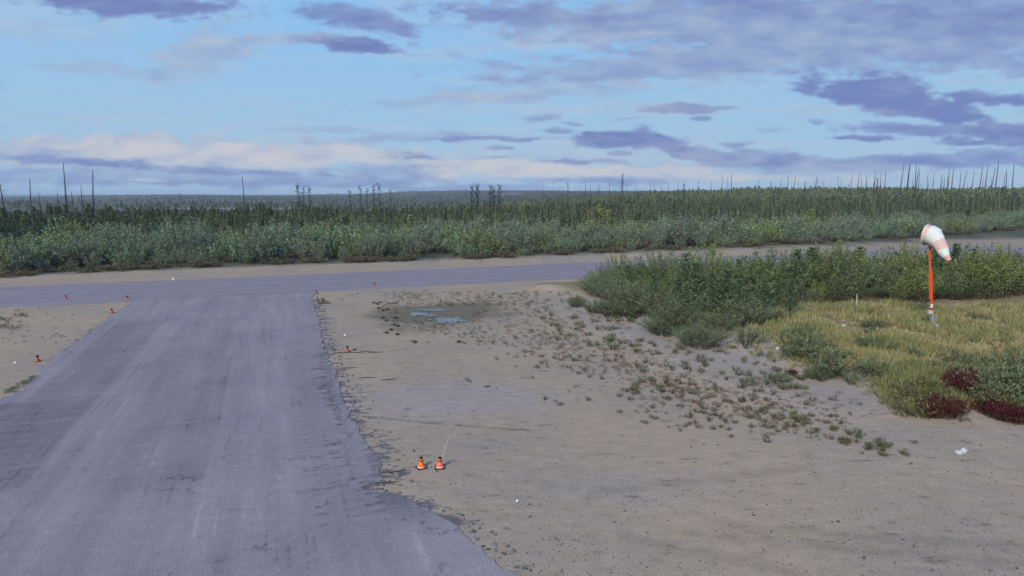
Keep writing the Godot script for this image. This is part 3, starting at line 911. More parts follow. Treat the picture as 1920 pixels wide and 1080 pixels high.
func build_snags() -> void:
	var lab := "bare burnt trunk standing alone above the pines, stubs of branches left"
	for q in [[20, 322, 150, 9], [66, 333, 155, 6], [133, 305, 150, 10], [183, 318, 160, 7], [466, 331, 160, 5], [165, 347, 170, 3], [122, 362, 150, 2], [84, 360, 175, 0], [148, 359, 175, 0]]:
		snag(q[0], q[1], q[2], q[3], "dead_tree", lab, "lone burnt trunks over the forest")
	for q in [[568, 343, 150, 0.5], [590, 347, 152, 0.5], [572, 348, 155, 0.4], [682, 347, 160, 0.4], [706, 346, 165, 0.5], [719, 342, 160, 0.5], [690, 352, 165, 0.3], [735, 355, 165, 0.3], [662, 356, 165, 0.3], [886, 346, 170, 1.0], [895, 345, 172, 1.0], [918, 347, 170, 1.0], [925, 349, 172, 0.8], [938, 345, 168, 0.8], [1162, 324, 230, 1.0], [1064, 342, 230, 0.3], [1632, 333, 300, 0.6], [1274, 343, 290, 0.6]]:
		snag(q[0], q[1], q[2], 10, "spindly_spruce", "thin half dead spruce with ragged dark twigs rising above the pines", "ragged spruces over the forest", q[3])
	var lab2 := "slim burnt trunk in the row of dead trees along the wooded skyline"
	var tops := [[1014, 345], [1097, 337], [1105, 346], [1122, 345], [1138, 338], [1172, 344], [1190, 347], [1214, 343], [1221, 345], [1236, 345], [1248, 341], [1266, 338], [1303, 337], [1324, 339], [1346, 331], [1365, 326], [1360, 334], [1415, 337], [1433, 338], [1453, 337], [1466, 329], [1480, 328], [1500, 338], [1518, 329], [1524, 333], [1532, 336], [1562, 330], [1584, 327], [1596, 322], [1612, 328], [1624, 321], [1638, 323], [1646, 322], [1675, 307], [1684, 309], [1689, 307], [1700, 307], [1704, 311], [1712, 319], [1724, 326], [1736, 323], [1751, 325], [1763, 315], [1770, 313], [1783, 322], [1789, 318], [1806, 321], [1819, 311], [1828, 309], [1840, 314], [1850, 302], [1866, 325], [1870, 317], [1883, 306], [1906, 323], [1915, 320], [1942, 312], [1965, 318]]
	for q in tops:
		snag(q[0] + rng.randf_range(-1, 1), q[1], rng.randf_range(270, 320), 4, "burnt_trunk", lab2, "row of burnt trunks on the skyline")
	for k in 36:
		snag(rng.randf_range(1420, 1940), rng.randf_range(330, 346), rng.randf_range(300, 360), 2, "burnt_trunk", lab2, "row of burnt trunks on the skyline")

func build_thicket() -> void:
	var green := [Color(0.135, 0.185, 0.078), Color(0.160, 0.210, 0.085), Color(0.100, 0.145, 0.068)]
	var grey := [Color(0.165, 0.205, 0.120), Color(0.180, 0.220, 0.125), Color(0.125, 0.170, 0.098)]
	var lime := [Color(0.235, 0.280, 0.090), Color(0.200, 0.250, 0.090), Color(0.160, 0.210, 0.085)]
	var fir := [Color(0.092, 0.140, 0.078), Color(0.115, 0.165, 0.082), Color(0.078, 0.118, 0.070)]
	var A := []
	for k in 5: A.append(shrub(3.5, 2.2, 84, 34, 0.17, 0.075, green, 0.3))
	for k in 3: A.append(shrub(3.2, 1.9, 76, 34, 0.19, 0.06, grey, 0.5))
	for k in 2: A.append(shrub(3.7, 1.6, 60, 30, 0.17, 0.08, lime, 0.4))
	var S := []
	for k in 4: S.append(conifer(rng.randf_range(3.1, 3.8), rng.randf_range(1.05, 1.35), 0.24, 7, 7, 0.20, 0.075, 0.22, fir))
	# foot of the thicket in the picture, and how far back it goes
	var front := [[1150, 545], [1200, 575], [1260, 590], [1330, 598], [1400, 592], [1450, 588], [1540, 575], [1640, 570], [1740, 568], [1820, 566], [1900, 562], [2000, 562], [2200, 560]]
	var done := []
	for k in 2600:
		var px := rng.randf_range(1120, 2200)
		var row := 545.0
		for j in front.size() - 1:
			if px >= front[j][0] and px <= front[j + 1][0]:
				row = lerpf(front[j][1], front[j + 1][1], (px - front[j][0]) / float(front[j + 1][0] - front[j][0]))
		var f := gph(px, row)
		var deep := rng.randf() * lerpf(7.0, 11.0, smoothstep(1150, 1300, px))
		var fd := Vector2(f.x, f.z)
		var p := fd + fd.normalized() * (deep + 1.0)
		if across_run(p.x, p.y) > runway_near - 7.5: continue
		var ok := true
		for s in done:
			if s.distance_squared_to(p) < 2.0:
				ok = false
				break
		if not ok or done.size() > 190: continue
		done.append(p)
		var at := Vector3(p.x, ground_h(p.x, p.y), p.y)
		var size_here := clampf(0.62 + deep * 0.14, 0.6, 1.0) * lerpf(0.78, 1.0, smoothstep(1130, 1230, px))
		var s := rng.randf_range(0.72, 1.14) * (1.0 + 0.28 * rough_noise.get_noise_2d(p.x * 0.9 + 80.0, p.y * 0.9)) * size_here * 0.87
		var sc := Vector3(s * rng.randf_range(0.9, 1.2), s, s * rng.randf_range(0.9, 1.2))
		var roll := rng.randf() + 0.25 * rough_noise.get_noise_2d(p.x, p.y)
		if roll < 0.26:
			plant("young_spruce", ["trunk", "crown"], S[rng.randi() % 4], M.needle, at, sc * 1.0, rng.randf() * TAU, "small dark green spruce in the thicket between runway and meadow", "spruce tree", "young spruces in the near thicket")
		elif roll < 0.70:
			plant("alder_bush", ["stems", "foliage"], A[rng.randi() % 5], M.leaf, at, sc, rng.randf() * TAU, "green leafy alder bush in the thicket between runway and meadow", "bush", "alders in the near thicket")
		elif roll < 0.92:
			plant("willow_bush", ["stems", "foliage"], A[5 + rng.randi() % 3], M.leaf, at, sc, rng.randf() * TAU, "grey green willow bush in the thicket between runway and meadow", "bush", "willows in the near thicket")
		else:
			plant("birch_bush", ["stems", "foliage"], A[8 + rng.randi() % 2], M.leaf, at, sc * Vector3(0.8, 1.05, 0.8), rng.randf() * TAU, "yellow green birch sapling in the thicket between runway and meadow", "bush", "birch saplings in the near thicket")
	for q in [[1845, 560, 1.1], [1825, 558, 0.95], [1870, 558, 1.0], [1722, 566, 0.8], [1330, 540, 1.05], [1690, 545, 1.1]]:
		plant("birch_bush", ["stems", "foliage"], A[8 + rng.randi() % 2], M.leaf, gph(q[0], q[1]), Vector3(q[2] * 0.85, q[2], q[2] * 0.85), rng.randf() * TAU, "yellow green birch sapling in the thicket between runway and meadow", "bush", "birch saplings in the near thicket")
	for q in [[1270, 592, 0.75], [1335, 600, 0.8], [1385, 602, 0.7], [1430, 594, 0.75], [1225, 588, 0.7], [1300, 585, 0.9], [1360, 588, 0.9], [1480, 588, 0.7], [1180, 560, 0.6]]:
		plant("young_spruce", ["trunk", "crown"], S[rng.randi() % 4], M.needle, gph(q[0], q[1]), Vector3.ONE * q[2], rng.randf() * TAU, "small dark green spruce in the thicket between runway and meadow", "spruce tree", "young spruces in the near thicket")
	for q in [[1120, 555, 0.5], [1145, 562, 0.6], [1170, 575, 0.62], [1195, 582, 0.6], [1105, 545, 0.4], [1240, 596, 0.55], [1410, 606, 0.5], [1160, 548, 0.65]]:
		plant("willow_bush", ["stems", "foliage"], A[5 + rng.randi() % 3], M.leaf, gph(q[0], q[1]), Vector3(q[2] * 1.2, q[2], q[2] * 1.2), rng.randf() * TAU, "grey green willow bush in the thicket between runway and meadow", "bush", "willows in the near thicket")
	# low willow mats at the foot of the thicket and on the bank
	var low := []
	for k in 3: low.append(shrub(1.25, 1.25, 110, 28, 0.13, 0.03, [Color(0.125, 0.170, 0.088), Color(0.145, 0.185, 0.095), Color(0.10, 0.14, 0.075)], 0.7, 0.05))
	for k in 3: low.append(shrub(1.0, 0.95, 46, 20, 0.13, 0.04, [Color(0.150, 0.194, 0.105), Color(0.194, 0.222, 0.116), Color(0.123, 0.157, 0.095)], 0.75, 0.05))
	for q in [[1150, 592, 0, 1.0], [1120, 578, 0, 0.8], [1190, 590, 0, 0.9], [1245, 618, 0, 1.05], [1278, 610, 0, 1.0], [1310, 634, 0, 1.1], [1345, 618, 0, 0.9], [1392, 612, 1, 1.0], [1400, 640, 1, 0.9], [1430, 606, 1, 0.9], [1080, 575, 0, 0.6], [1460, 600, 1, 0.7], [1215, 560, 0, 1.3], [1370, 596, 1, 1.3],
			[1490, 668, 1, 1.05], [1530, 676, 1, 1.1], [1560, 690, 1, 1.05], [1500, 640, 1, 0.9], [1640, 708, 1, 0.8], [1600, 714, 1, 0.55], [1705, 672, 1, 0.6], [1520, 650, 1, 0.8], [1450, 720, 1, 0.5], [1470, 715, 1, 0.45],
			[1712, 755, 2, 0.7], [1738, 744, 2, 0.75], [1690, 770, 2, 0.55], [1775, 728, 2, 0.75], [1728, 772, 2, 0.6], [1757, 762, 2, 0.65], [1700, 740, 2, 0.6], [1750, 718, 2, 0.6], [1790, 708, 2, 0.55], [1725, 722, 2, 0.5], [1835, 740, 1, 1.1], [1875, 728, 1, 1.0], [1908, 748, 1, 1.2], [1850, 757, 1, 0.9], [1935, 735, 1, 1.2], [1960, 760, 1, 1.2], [1800, 690, 1, 0.8], [1900, 705, 0, 0.9], [1640, 660, 0, 0.7]]:
		var c: int = q[2]
		var lab: String = ["low grey green willow clump at the foot of the thicket by the sand", "low deep green shrub growing on the sandy bank beside the meadow", "low dull olive shrub on the sandy bank beside the red plants"][c]
		var grp: String = ["low willow clumps", "low green shrubs on the bank", "olive shrubs by the red plants"][c]
		plant("low_shrub", ["stems", "foliage"], low[(0 if c == 0 else 3) + rng.randi() % 3], M.olive if c == 2 else M.leaf, gph(q[0], q[1]), Vector3(q[3], q[3] * rng.randf_range(0.85, 1.1), q[3]), rng.randf() * TAU, lab, "shrub", grp)
	for k in 22:
		var at := gph(rng.randf_range(1500, 1930), rng.randf_range(585, 700))
		var z := rng.randf_range(0.28, 0.55)
		plant("meadow_shrub", ["stems", "foliage"], low[rng.randi() % 6], M.leaf, at, Vector3(z, z * 0.95, z), rng.randf() * TAU, "small green shrub standing in the golden meadow grass", "shrub", "small shrubs in the meadow")
	# low scrub at the front of the far shrub belt
	var rust := [Color(0.150, 0.125, 0.085), Color(0.130, 0.140, 0.085), Color(0.165, 0.130, 0.095)]
	var scrub := [shrub(1.0, 1.0, 44, 20, 0.16, 0.06, rust, 0.6, 0.05), shrub(0.8, 1.1, 44, 20, 0.16, 0.06, rust, 0.5, 0.05)]
	for k in 90:
		var px := rng.randf_range(-40, 1960)
		var f := gp(px, bush_line(px))
		var fd := Vector2(f.x, f.z)
		fd -= fd.normalized() * (rng.randf_range(-0.6, 1.9))
		if across_run(fd.x, fd.y) < runway_far + 2.0: continue
		var z := rng.randf_range(0.4, 1.0)
		plant("low_scrub", ["stems", "foliage"], scrub[k % 2], M.leaf, Vector3(fd.x, ground_h(fd.x, fd.y), fd.y), Vector3(z * 1.2, z, z * 1.2), rng.randf() * TAU, "low brownish scrub bush on the sand in front of the far shrub belt", "shrub", "brownish scrub before the shrub belt")
	var red := [Color(0.097, 0.024, 0.027), Color(0.076, 0.022, 0.025), Color(0.115, 0.036, 0.034)]
	var rs := [shrub(0.72, 0.6, 60, 22, 0.11, 0.035, red, 0.8, 0.05), shrub(0.95, 0.55, 60, 22, 0.11, 0.035, red, 0.85, 0.05)]
	for q in [[1766, 772, 0, 1.0], [1785, 770, 0, 0.9], [1796, 745, 1, 1.05], [1812, 742, 1, 1.0], [1803, 728, 1, 1.0], [1842, 768, 0, 0.75], [1868, 772, 0, 0.9], [1898, 776, 0, 0.85], [1925, 778, 0, 0.95], [1752, 776, 0, 0.6], [1740, 777, 0, 0.5], [1855, 766, 0, 0.6], [1882, 770, 0, 0.7], [1482, 703, 0, 0.4]]:
		plant("red_fireweed", ["stems", "foliage"], rs[q[2]], M.leaf, gph(q[0], q[1]), Vector3.ONE * q[3], rng.randf() * TAU, "clump of dark red autumn fireweed on the crest of the sandy bank", "plant", "red fireweed clumps on the bank")

func build_meadow() -> void:
	var tuft := []
	for k in 3:
		var b := Buf.new()
		for j in 16:
			var a := rng.randf() * TAU
			var p := Vector3(cos(a), 0, sin(a)) * rng.randf() * 0.12
			var d := (Vector3(cos(a), 0, sin(a)) * rng.randf_range(0.1, 0.6) + Vector3.UP).normalized()
			b.leaf(p - Vector3.UP * 0.03, d, d.cross(rand_dir()).normalized(), rng.randf_range(0.25, 0.55), rng.randf_range(0.018, 0.035), Color(1, 1, 1) * rng.randf_range(0.75, 1.2))
		tuft.append(b.mesh())
	var spots := [[], [], []]
	var cols := [[], [], []]
	for k in 10000:
		var px := rng.randf_range(1300, 2080)
		var py := rng.randf_range(572, 785)
		var at := gph(px, py)
		var s := bank_side(at.x, at.z)
		if s < -0.6 or (s < 0.8 and rng.randf() < 0.6 - s * 0.5): continue
		if px < 1500 and rng.randf() < 0.6: continue
		var n := rough_noise.get_noise_2d(at.x * 0.8, at.z * 0.8)
		var i := rng.randi() % 3
		if n < -0.12 and rng.randf() < 0.55: continue
		var sz := rng.randf_range(0.45, 1.35) * (0.8 + 0.6 * n)
		spots[i].append(placed(at, Vector3(1.25, sz * 1.1, 1.25), rng.randf() * TAU))
		var gold := Color(0.420, 0.355, 0.190)
		var olive := Color(0.300, 0.300, 0.130)
		var green := Color(0.165, 0.215, 0.095)
		var m := clampf(n * 1.5 + 0.5 + rng.randf_range(-0.3, 0.3), 0, 1)
		var c := gold.lerp(olive, smoothstep(0.35, 0.75, m))
		if rng.randf() < 0.16 or py > 690: c = c.lerp(green, 0.6)
		if rng.randf() < 0.10: c = c.lerp(Color(0.30, 0.20, 0.14), 0.7)
		cols[i].append(tone(c, 0.15))
	for i in 3:
		many("meadow_grass", tuft[i], M.leaf, spots[i], "golden olive grass covering the meadow round the windsock", "grass", cols[i])

func build_weeds() -> void:
	var cols := [[Color(0.115, 0.124, 0.065), Color(0.149, 0.143, 0.080)], [Color(0.162, 0.182, 0.087), Color(0.135, 0.169, 0.072)], [Color(0.203, 0.143, 0.102), Color(0.162, 0.111, 0.080)]]
	var shapes := [[], [], []]
	for c in 3:
		for k in 3:
			shapes[c].append(shrub(0.30, 0.20, 9, 9, 0.10, 0.034, cols[c], 0.5 + 0.15 * k, 0.05))
	var lab := ["dark brown green weed tuft rooted in the open sand", "green leafy weed tuft rooted in the sand", "dry brown weed tuft rooted in the sand"]
	var grp := ["dark weeds on the sand", "green weeds on the sand", "dry brown weeds on the sand"]
	var list := []   # px, py, size, colour
	# band below the bank, from the puddle round to the right
	var path := [[1000, 560], [1020, 620], [1060, 660], [1180, 700], [1280, 735], [1400, 760], [1520, 785]]
	for k in 560:
		var t := rng.randf() * (path.size() - 1.001)
		var j := int(t)
		var q := Vector2(path[j][0], path[j][1]).lerp(Vector2(path[j + 1][0], path[j + 1][1]), t - j)
		var spread := lerpf(55, 60, t / 6.0)
		list.append([q.x + rng.randfn() * spread, q.y + rng.randfn() * spread * 0.42, rng.randf_range(0.35, 1.0), 2 if rng.randf() < 0.55 else 0])
	for k in 700:
		var t := rng.randf() * (path.size() - 1.001)
		var j := int(t)
		var q := Vector2(path[j][0], path[j][1]).lerp(Vector2(path[j + 1][0], path[j + 1][1]), t - j)
		list.append([q.x + rng.randfn() * 42 + 15, q.y + rng.randfn() * 15, rng.randf_range(0.2, 0.5), 2 if rng.randf() < 0.75 else 0])
	for k in 120: list.append([rng.randf_range(1000, 1200), rng.randf_range(545, 650), rng.randf_range(0.6, 1.7), 1])
	for k in 120: list.append([rng.randf_range(1180, 1520), rng.randf_range(640, 740), rng.randf_range(0.6, 1.5), 0 if rng.randf() < 0.5 else 1])
	for k in 26: list.append([rng.randf_range(1200, 1340), rng.randf_range(770, 815), rng.randf_range(0.4, 0.8), 0])
	for k in 85:
		var t := pow(rng.randf(), 0.8)
		list.append([lerpf(1400, 1700, t) + rng.randfn() * 14, lerpf(775, 850, t) + rng.randfn() * 9, rng.randf_range(0.4, 1.0), 1 if rng.randf() < 0.4 else 0])
	# round the puddle
	for k in 330: list.append([rng.randf_range(720, 1010), rng.randf_range(548, 574), rng.randf_range(0.35, 1.0), 1 if rng.randf() < 0.65 else 2])
	for k in 150:
		var t := rng.randf()
		list.append([lerpf(740, 920, t) + rng.randfn() * 26, lerpf(590, 642, t) + rng.randfn() * 9, rng.randf_range(0.3, 0.75), 0])
	for k in 60: list.append([rng.randf_range(880, 1000), rng.randf_range(575, 650), rng.randf_range(0.3, 0.6), 2])
	for q in [[711, 568], [716, 578], [722, 583], [731, 588], [742, 582], [718, 598], [727, 602], [745, 600], [709, 578], [735, 575], [722, 625], [732, 619], [745, 628], [772, 642], [778, 645], [660, 556], [670, 552], [640, 563], [880, 718], [876, 714], [1040, 754], [1050, 760], [1022, 750], [1550, 795], [952, 665], [930, 675]]:
		list.append([q[0], q[1], rng.randf_range(0.6, 0.9), 0])
	# left of the taxiway
	for k in 36: list.append([rng.randf_range(-30, 48), rng.randf_range(584, 622), rng.randf_range(0.7, 1.4), 1])
	for k in 40: list.append([rng.randf_range(0, 150), rng.randf_range(560, 645), rng.randf_range(0.3, 0.7), 0])
	for k in 26:
		var t := rng.randf()
		list.append([lerpf(168, 246, t) + rng.randf_range(-4, 2), lerpf(622, 588, t) + rng.randf_range(-3, 2), rng.randf_range(0.4, 0.8), 0])
	for k in 30: list.append([rng.randf_range(8, 66), 0.0, rng.randf_range(0.4, 0.9), 1])
	for q in [[1495, 788, 1.6, 1], [1150, 655, 2.6, 1], [1165, 645, 1.8, 1], [1145, 640, 2.0, 1], [1610, 760, 0.8, 0], [1800, 790, 1.0, 0], [1815, 790, 0.8, 0], [1605, 820, 0.7, 0]]:
		list.append(q)
	for q in list:
		if q[1] == 0.0: q[1] = lerpf(742, 712, (q[0] - 8.0) / 58.0) - rng.randf() * 6.0
	var ranked := []
	for q in list:
		var at := gph(q[0], q[1])
		if across_run(at.x, at.z) > runway_near - 0.6: continue
		var e := clampi(int((at.z - EDGE_Z0) / EDGE_STEP), 0, EDGE_N - 1)
		if at.x < right_edge[e] + 0.1 and at.x > left_edge[e] - 0.05: continue
		ranked.append([q[2] / at.length(), at, q[2], q[3]])
	ranked.sort_custom(func(a, b): return a[0] > b[0])
	var rest := [[], [], []]
	for k in ranked.size():
		var at: Vector3 = ranked[k][1]
		var c: int = ranked[k][3]
		var s: float = ranked[k][2]
		var sc := Vector3(s * 0.72, s * 0.56, s * 0.72)
		if k < 300:
			plant("weed_tuft", ["stems", "foliage"], shapes[c][rng.randi() % 3], M.leaf, at, sc, rng.randf() * TAU, lab[c], "weed", grp[c])
		else:
			rest[c].append(placed(at, sc, rng.randf() * TAU))
	for c in 3:
		many("small_weeds", shapes[c][0][1], M.leaf, rest[c], ["tiny dark weeds dotted over the sand", "tiny green weeds dotted over the sand", "tiny dry brown weeds dotted over the sand"][c], "weeds")
	# sparse growth on the far shoulder and pebbles
	var pb := stone_mesh(5)
	var ps := []
	var pc := []
	for k in 7000:
		var at := gp(rng.randf_range(-60, 1980), rng.randf_range(560, 1120))
		at.y = ground_h(at.x, at.z)
		var e := clampi(int((at.z - EDGE_Z0) / EDGE_STEP), 0, EDGE_N - 1)
		if at.x < right_edge[e] + 0.1 and at.x > left_edge[e] - 0.05: continue
		if across_run(at.x, at.z) > runway_near - 0.6: continue
		var s := rng.randf_range(0.010, 0.028) * (1.0 if rng.randf() < 0.95 else 1.8)
		ps.append(placed(at, Vector3(s, s * 0.6, s * 0.8), rng.randf() * TAU))
		var g := rng.randf_range(0.05, 0.24)
		pc.append(Color(g * 1.08, g, g * 0.92))
	var cs := []
	var cc := []
	for k in 520:
		var z := rng.randf_range(-46.0, -12.5)
		var x := right_edge[clampi(int((z - EDGE_Z0) / EDGE_STEP), 0, EDGE_N - 1)] + 0.25 + absf(rng.randfn()) * 0.35
		var s := rng.randf_range(0.015, 0.055)
		cs.append(placed(Vector3(x, ground_h(x, z), z), Vector3(s * 1.4, s * 0.6, s), rng.randf() * TAU))
		var g := rng.randf_range(0.07, 0.16)
		cc.append(Color(g, g, g * 1.1))
	many("asphalt_crumbs", pb, M.stone, cs, "loose dark asphalt crumbs along the broken right edge of the taxiway", "crumbs", cc)
	many("pebbles", pb, M.stone, ps, "loose small pebbles scattered over the sand", "pebbles", pc)

func stone_mesh(sd: int) -> ArrayMesh:
	var nz := FastNoiseLite.new(); nz.seed = sd; nz.frequency = 0.9
	var s := SphereMesh.new(); s.radius = 1.0; s.height = 2.0; s.radial_segments = 10; s.rings = 6
	var arr := s.get_mesh_arrays()
	var b := Buf.new()
	b.v = arr[Mesh.ARRAY_VERTEX]
	b.i = arr[Mesh.ARRAY_INDEX]
	for k in b.v.size():
		var p := b.v[k]
		b.v[k] = p * (1.0 + 0.45 * nz.get_noise_3d(p.x, p.y, p.z))
		b.n.append(p.normalized()); b.c.append(Color(1, 1, 1))
	return b.mesh()

# ---------- things on the ground ----------
func cone_marker(at: Vector3, turn: float, label: String, hue: Color, rod: bool) -> void:
	var o := thing("traffic_cone", label, "traffic cone", at, turn)
	var b := Buf.new(); b.box(Vector3(0, 0.014, 0), Vector3(0.30, 0.028, 0.30), Color(1, 1, 1), 0.012)
	part("base", b.mesh(), M.rubber, o)
	b = Buf.new(); b.lathe([[0.118, 0.028], [0.112, 0.05], [0.098, 0.075], [0.070, 0.16], [0.056, 0.205]], 20, hue)
	part("cone_body", b.mesh(), M.plastic, o)
	b = Buf.new(); b.lathe([[0.120, 0.029], [0.120, 0.046], [0.113, 0.052]], 20, Color(0.85, 0.55, 0.5))
	part("rim_band", b.mesh(), M.plastic, o)
	b = Buf.new(); b.lathe([[0.056, 0.205], [0.064, 0.21], [0.064, 0.235], [0.056, 0.24]], 16, Color(0.05, 0.03, 0.02))
	part("dark_collar", b.mesh(), M.plastic, o)
	b = Buf.new(); b.lathe([[0.052, 0.24], [0.046, 0.285]], 16, hue)
	part("neck", b.mesh(), M.plastic, o)
	b = Buf.new(); b.lathe([[0.046, 0.285], [0.050, 0.295], [0.048, 0.325], [0.032, 0.342], [0.0, 0.345]], 16, Color(0.02, 0.016, 0.02))
	part("lamp_cap", b.mesh(), M.plastic, o)
	if rod:
		b = Buf.new(); b.tube([Vector3(0.05, 0.22, -0.05), Vector3(0.16, 0.60, -0.11), Vector3(0.30, 0.95, -0.17)], [0.006, 0.005, 0.003], 5, Color(0.62, 0.5, 0.42))
		part("thin_rod", b.mesh(), M.plastic, o)

func edge_light(at: Vector3, turn: float, label: String, tilt := 0.0) -> void:
	var o := thing("edge_marker", label, "edge marker", at, turn)
	o.rotation.z = tilt
	o.scale = Vector3.ONE * 0.82
	var b := Buf.new(); b.lathe([[0.0, 0.0], [0.17, 0.0], [0.17, 0.03], [0.16, 0.035]], 16, Color(0.03, 0.025, 0.025))
	part("base", b.mesh(), M.rubber, o)
	b = Buf.new(); b.lathe([[0.15, 0.035], [0.12, 0.09], [0.085, 0.18], [0.05, 0.22]], 16, Color(0.42, 0.075, 0.05))
	part("cone_body", b.mesh(), M.plastic, o)
	b = Buf.new(); b.lathe([[0.03, 0.22], [0.03, 0.26], [0.07, 0.275], [0.078, 0.33], [0.055, 0.385], [0.0, 0.40]], 14, Color(0.018, 0.016, 0.02))
	part("lamp", b.mesh(), M.plastic, o)

func rock(at: Vector3, s: Vector3, called: String, label: String, col: Color, sd: int, group := "") -> void:
	var o := part(called, stone_mesh(sd), null, self)
	var m := flat_mat(col, 0.9, 0.2)
	o.material_override = m
	o.position = at + Vector3.UP * s.y * 0.45
	o.scale = s
	o.rotation.y = sd * 1.7
	tag(o, label, "stone", group)

func build_windsock() -> void:
	var at := gph(1748, 613)
	var o := thing("windsock", "orange windsock pole with drooping banded white and salmon sock in the meadow", "windsock", at)
	var dist := Vector2(at.x, at.z).length()
	var k := at.distance_to(EYE) * 0.985 / FOCAL      # metres in a pixel there
	var toward := Vector3(-at.x, 0, -at.z).normalized()
	var rt := Vector3(-toward.z, 0, toward.x) * -1.0
	if rt.x < 0: rt = -rt
	var P := func(px: float, py: float, out := 0.0) -> Vector3:
		var d := ray(px, py)
		return EYE + d * (dist / Vector2(d.x, d.z).length()) - at + toward * out
	var orange := Color(0.62, 0.085, 0.025)
	var galv := Color(0.30, 0.31, 0.34)
	var b := Buf.new(); b.box(Vector3(0, 0.06, 0), Vector3(0.5, 0.22, 0.45), Color(0.36, 0.36, 0.34), 0.04)
	part("concrete_pad", b.mesh(), M.stone, o)
	b = Buf.new(); b.box(Vector3(-0.10, 0.40, 0), Vector3(0.03, 0.60, 0.16), galv, 0.01); b.box(Vector3(0.11, 0.40, 0), Vector3(0.03, 0.60, 0.16), galv, 0.01)
	part("mounting_bracket", b.mesh(), M.paint, o)
	b = Buf.new(); b.box(Vector3(-0.24, 0.86, 0.05), Vector3(0.20, 0.20, 0.12), Color(0.45, 0.46, 0.47), 0.02)
	part("junction_box", b.mesh(), M.paint, o)
	b = Buf.new(); b.box(Vector3(-0.20, 1.22, 0.06), Vector3(0.10, 0.2, 0.08), Color(0.7, 0.7, 0.7), 0.02)
	part("latch", b.mesh(), M.paint, o)
	var foot := Vector3(0.01, 0.2, 0)
	var p1: Vector3 = P.call(1747, 585)
	var p2: Vector3 = P.call(1746, 505)
	var p3: Vector3 = P.call(1742, 452)
	b = Buf.new(); b.tube([foot, p1], [0.07, 0.07], 12, galv)
	part("lower_post", b.mesh(), M.paint, o)
	b = Buf.new(); b.tube([p1, p2], [0.07, 0.065], 12, orange)
	part("pole", b.mesh(), M.paint, o)
	b = Buf.new(); b.tube([p1.lerp(p2, 0.30) + Vector3(-0.095, 0, 0.02), p2 + Vector3(-0.10, -0.2, 0.02)], [0.045, 0.045], 8, orange)
	part("counterweight_arm", b.mesh(), M.paint, o)
	b = Buf.new(); b.tube([p2 + Vector3(-0.02, -0.15, 0), p3 + Vector3(0, 0.3, 0)], [0.06, 0.045], 10, orange * 0.9)
	part("upper_pole", b.mesh(), M.paint, o)
	b = Buf.new(); b.tube([p2 + Vector3(-0.09, -0.2, 0.02), p3 + Vector3(-0.06, 0.0, 0)], [0.014, 0.014], 6, Color(0.5, 0.2, 0.12))
	part("guide_wire", b.mesh(), M.paint, o)
	# sock: centre line, radius
	var line := [P.call(1736.5, 439.5, 0.0), P.call(1747, 441.0, 0.10), P.call(1755.5, 449.0, 0.22), P.call(1763, 460.0, 0.34), P.call(1769.5, 471.0, 0.45), P.call(1775, 480.0, 0.54), P.call(1780, 487, 0.60)]
	var rad := [15.5 * k, 14.6 * k, 12.2 * k, 10.0 * k, 7.8 * k, 5.4 * k, 3.4 * k]
	var bands := [[0.0, 0.13, Color(0.64, 0.48, 0.44), "orange_band"], [0.13, 0.40, Color(0.66, 0.70, 0.68), "white_band"], [0.40, 0.62, Color(0.64, 0.46, 0.42), "orange_band"], [0.62, 0.82, Color(0.66, 0.70, 0.68), "white_band"], [0.82, 1.0, Color(0.61, 0.37, 0.30), "orange_band"]]
	var at_t := func(t: float) -> Array:
		var f := clampf(t, 0, 0.9999) * (line.size() - 1)
		var j := int(f)
		var a: Vector3 = line[j]; var c: Vector3 = line[j + 1]
		return [a.lerp(c, f - j), lerpf(rad[j], rad[j + 1], f - j), (line[mini(j + 1, 6)] - line[maxi(j - 0, 0)]).normalized()]
	var sock := Node3D.new()
	sock.name = "sock"
	o.add_child(sock)
	for band in bands:
		var sb := Buf.new()
		var steps := 9
		var sides := 36
		for a in steps + 1:
			var t := lerpf(band[0], band[1], float(a) / steps)
			var g: Array = at_t.call(t)
			var dir: Vector3 = g[2]
			var s := dir.cross(Vector3.UP).normalized()
			var u := s.cross(dir).normalized()
			for q in sides:
				var ang := TAU * q / sides
				var wob: float = 1.0 + 0.06 * sin(ang * 7.0 + t * 5.0) * (0.3 + t) + 0.06 * sin(ang * 3.0 + t * 14.0) + (0.03 * sin(ang * 11.0) if t < 0.1 else 0.0)
				var sag: float = 1.0 - 0.12 * t * maxf(0.0, sin(ang))
				var off := (s * cos(ang) + u * sin(ang) * sag) * float(g[1]) * wob
				sb.v.append(g[0] + off); sb.n.append(off.normalized()); sb.c.append(band[2])
		for a in steps:
			for q in sides:
				var k0 := a * sides + q
				var k1 := a * sides + (q + 1) % sides
				sb.i.append_array(PackedInt32Array([k0, k1, k0 + sides, k1, k1 + sides, k0 + sides]))
		part(band[3], sb.mesh(), M.cloth, sock)
	# hoop at the mouth
	var h := Buf.new()
	var g0: Array = at_t.call(0.0)
	var dir0: Vector3 = g0[2]
	var s0 := dir0.cross(Vector3.UP).normalized()
	var u0 := s0.cross(dir0).normalized()
	var ring := []
	var rr := []
	for q in 29:
		var ang := TAU * q / 28.0
		ring.append(g0[0] + (s0 * cos(ang) + u0 * sin(ang)) * float(g0[1]) * 1.02); rr.append(0.03)
	h.tube(ring, rr, 6, Color(0.6, 0.56, 0.5))
	part("mouth_hoop", h.mesh(), M.paint, sock)

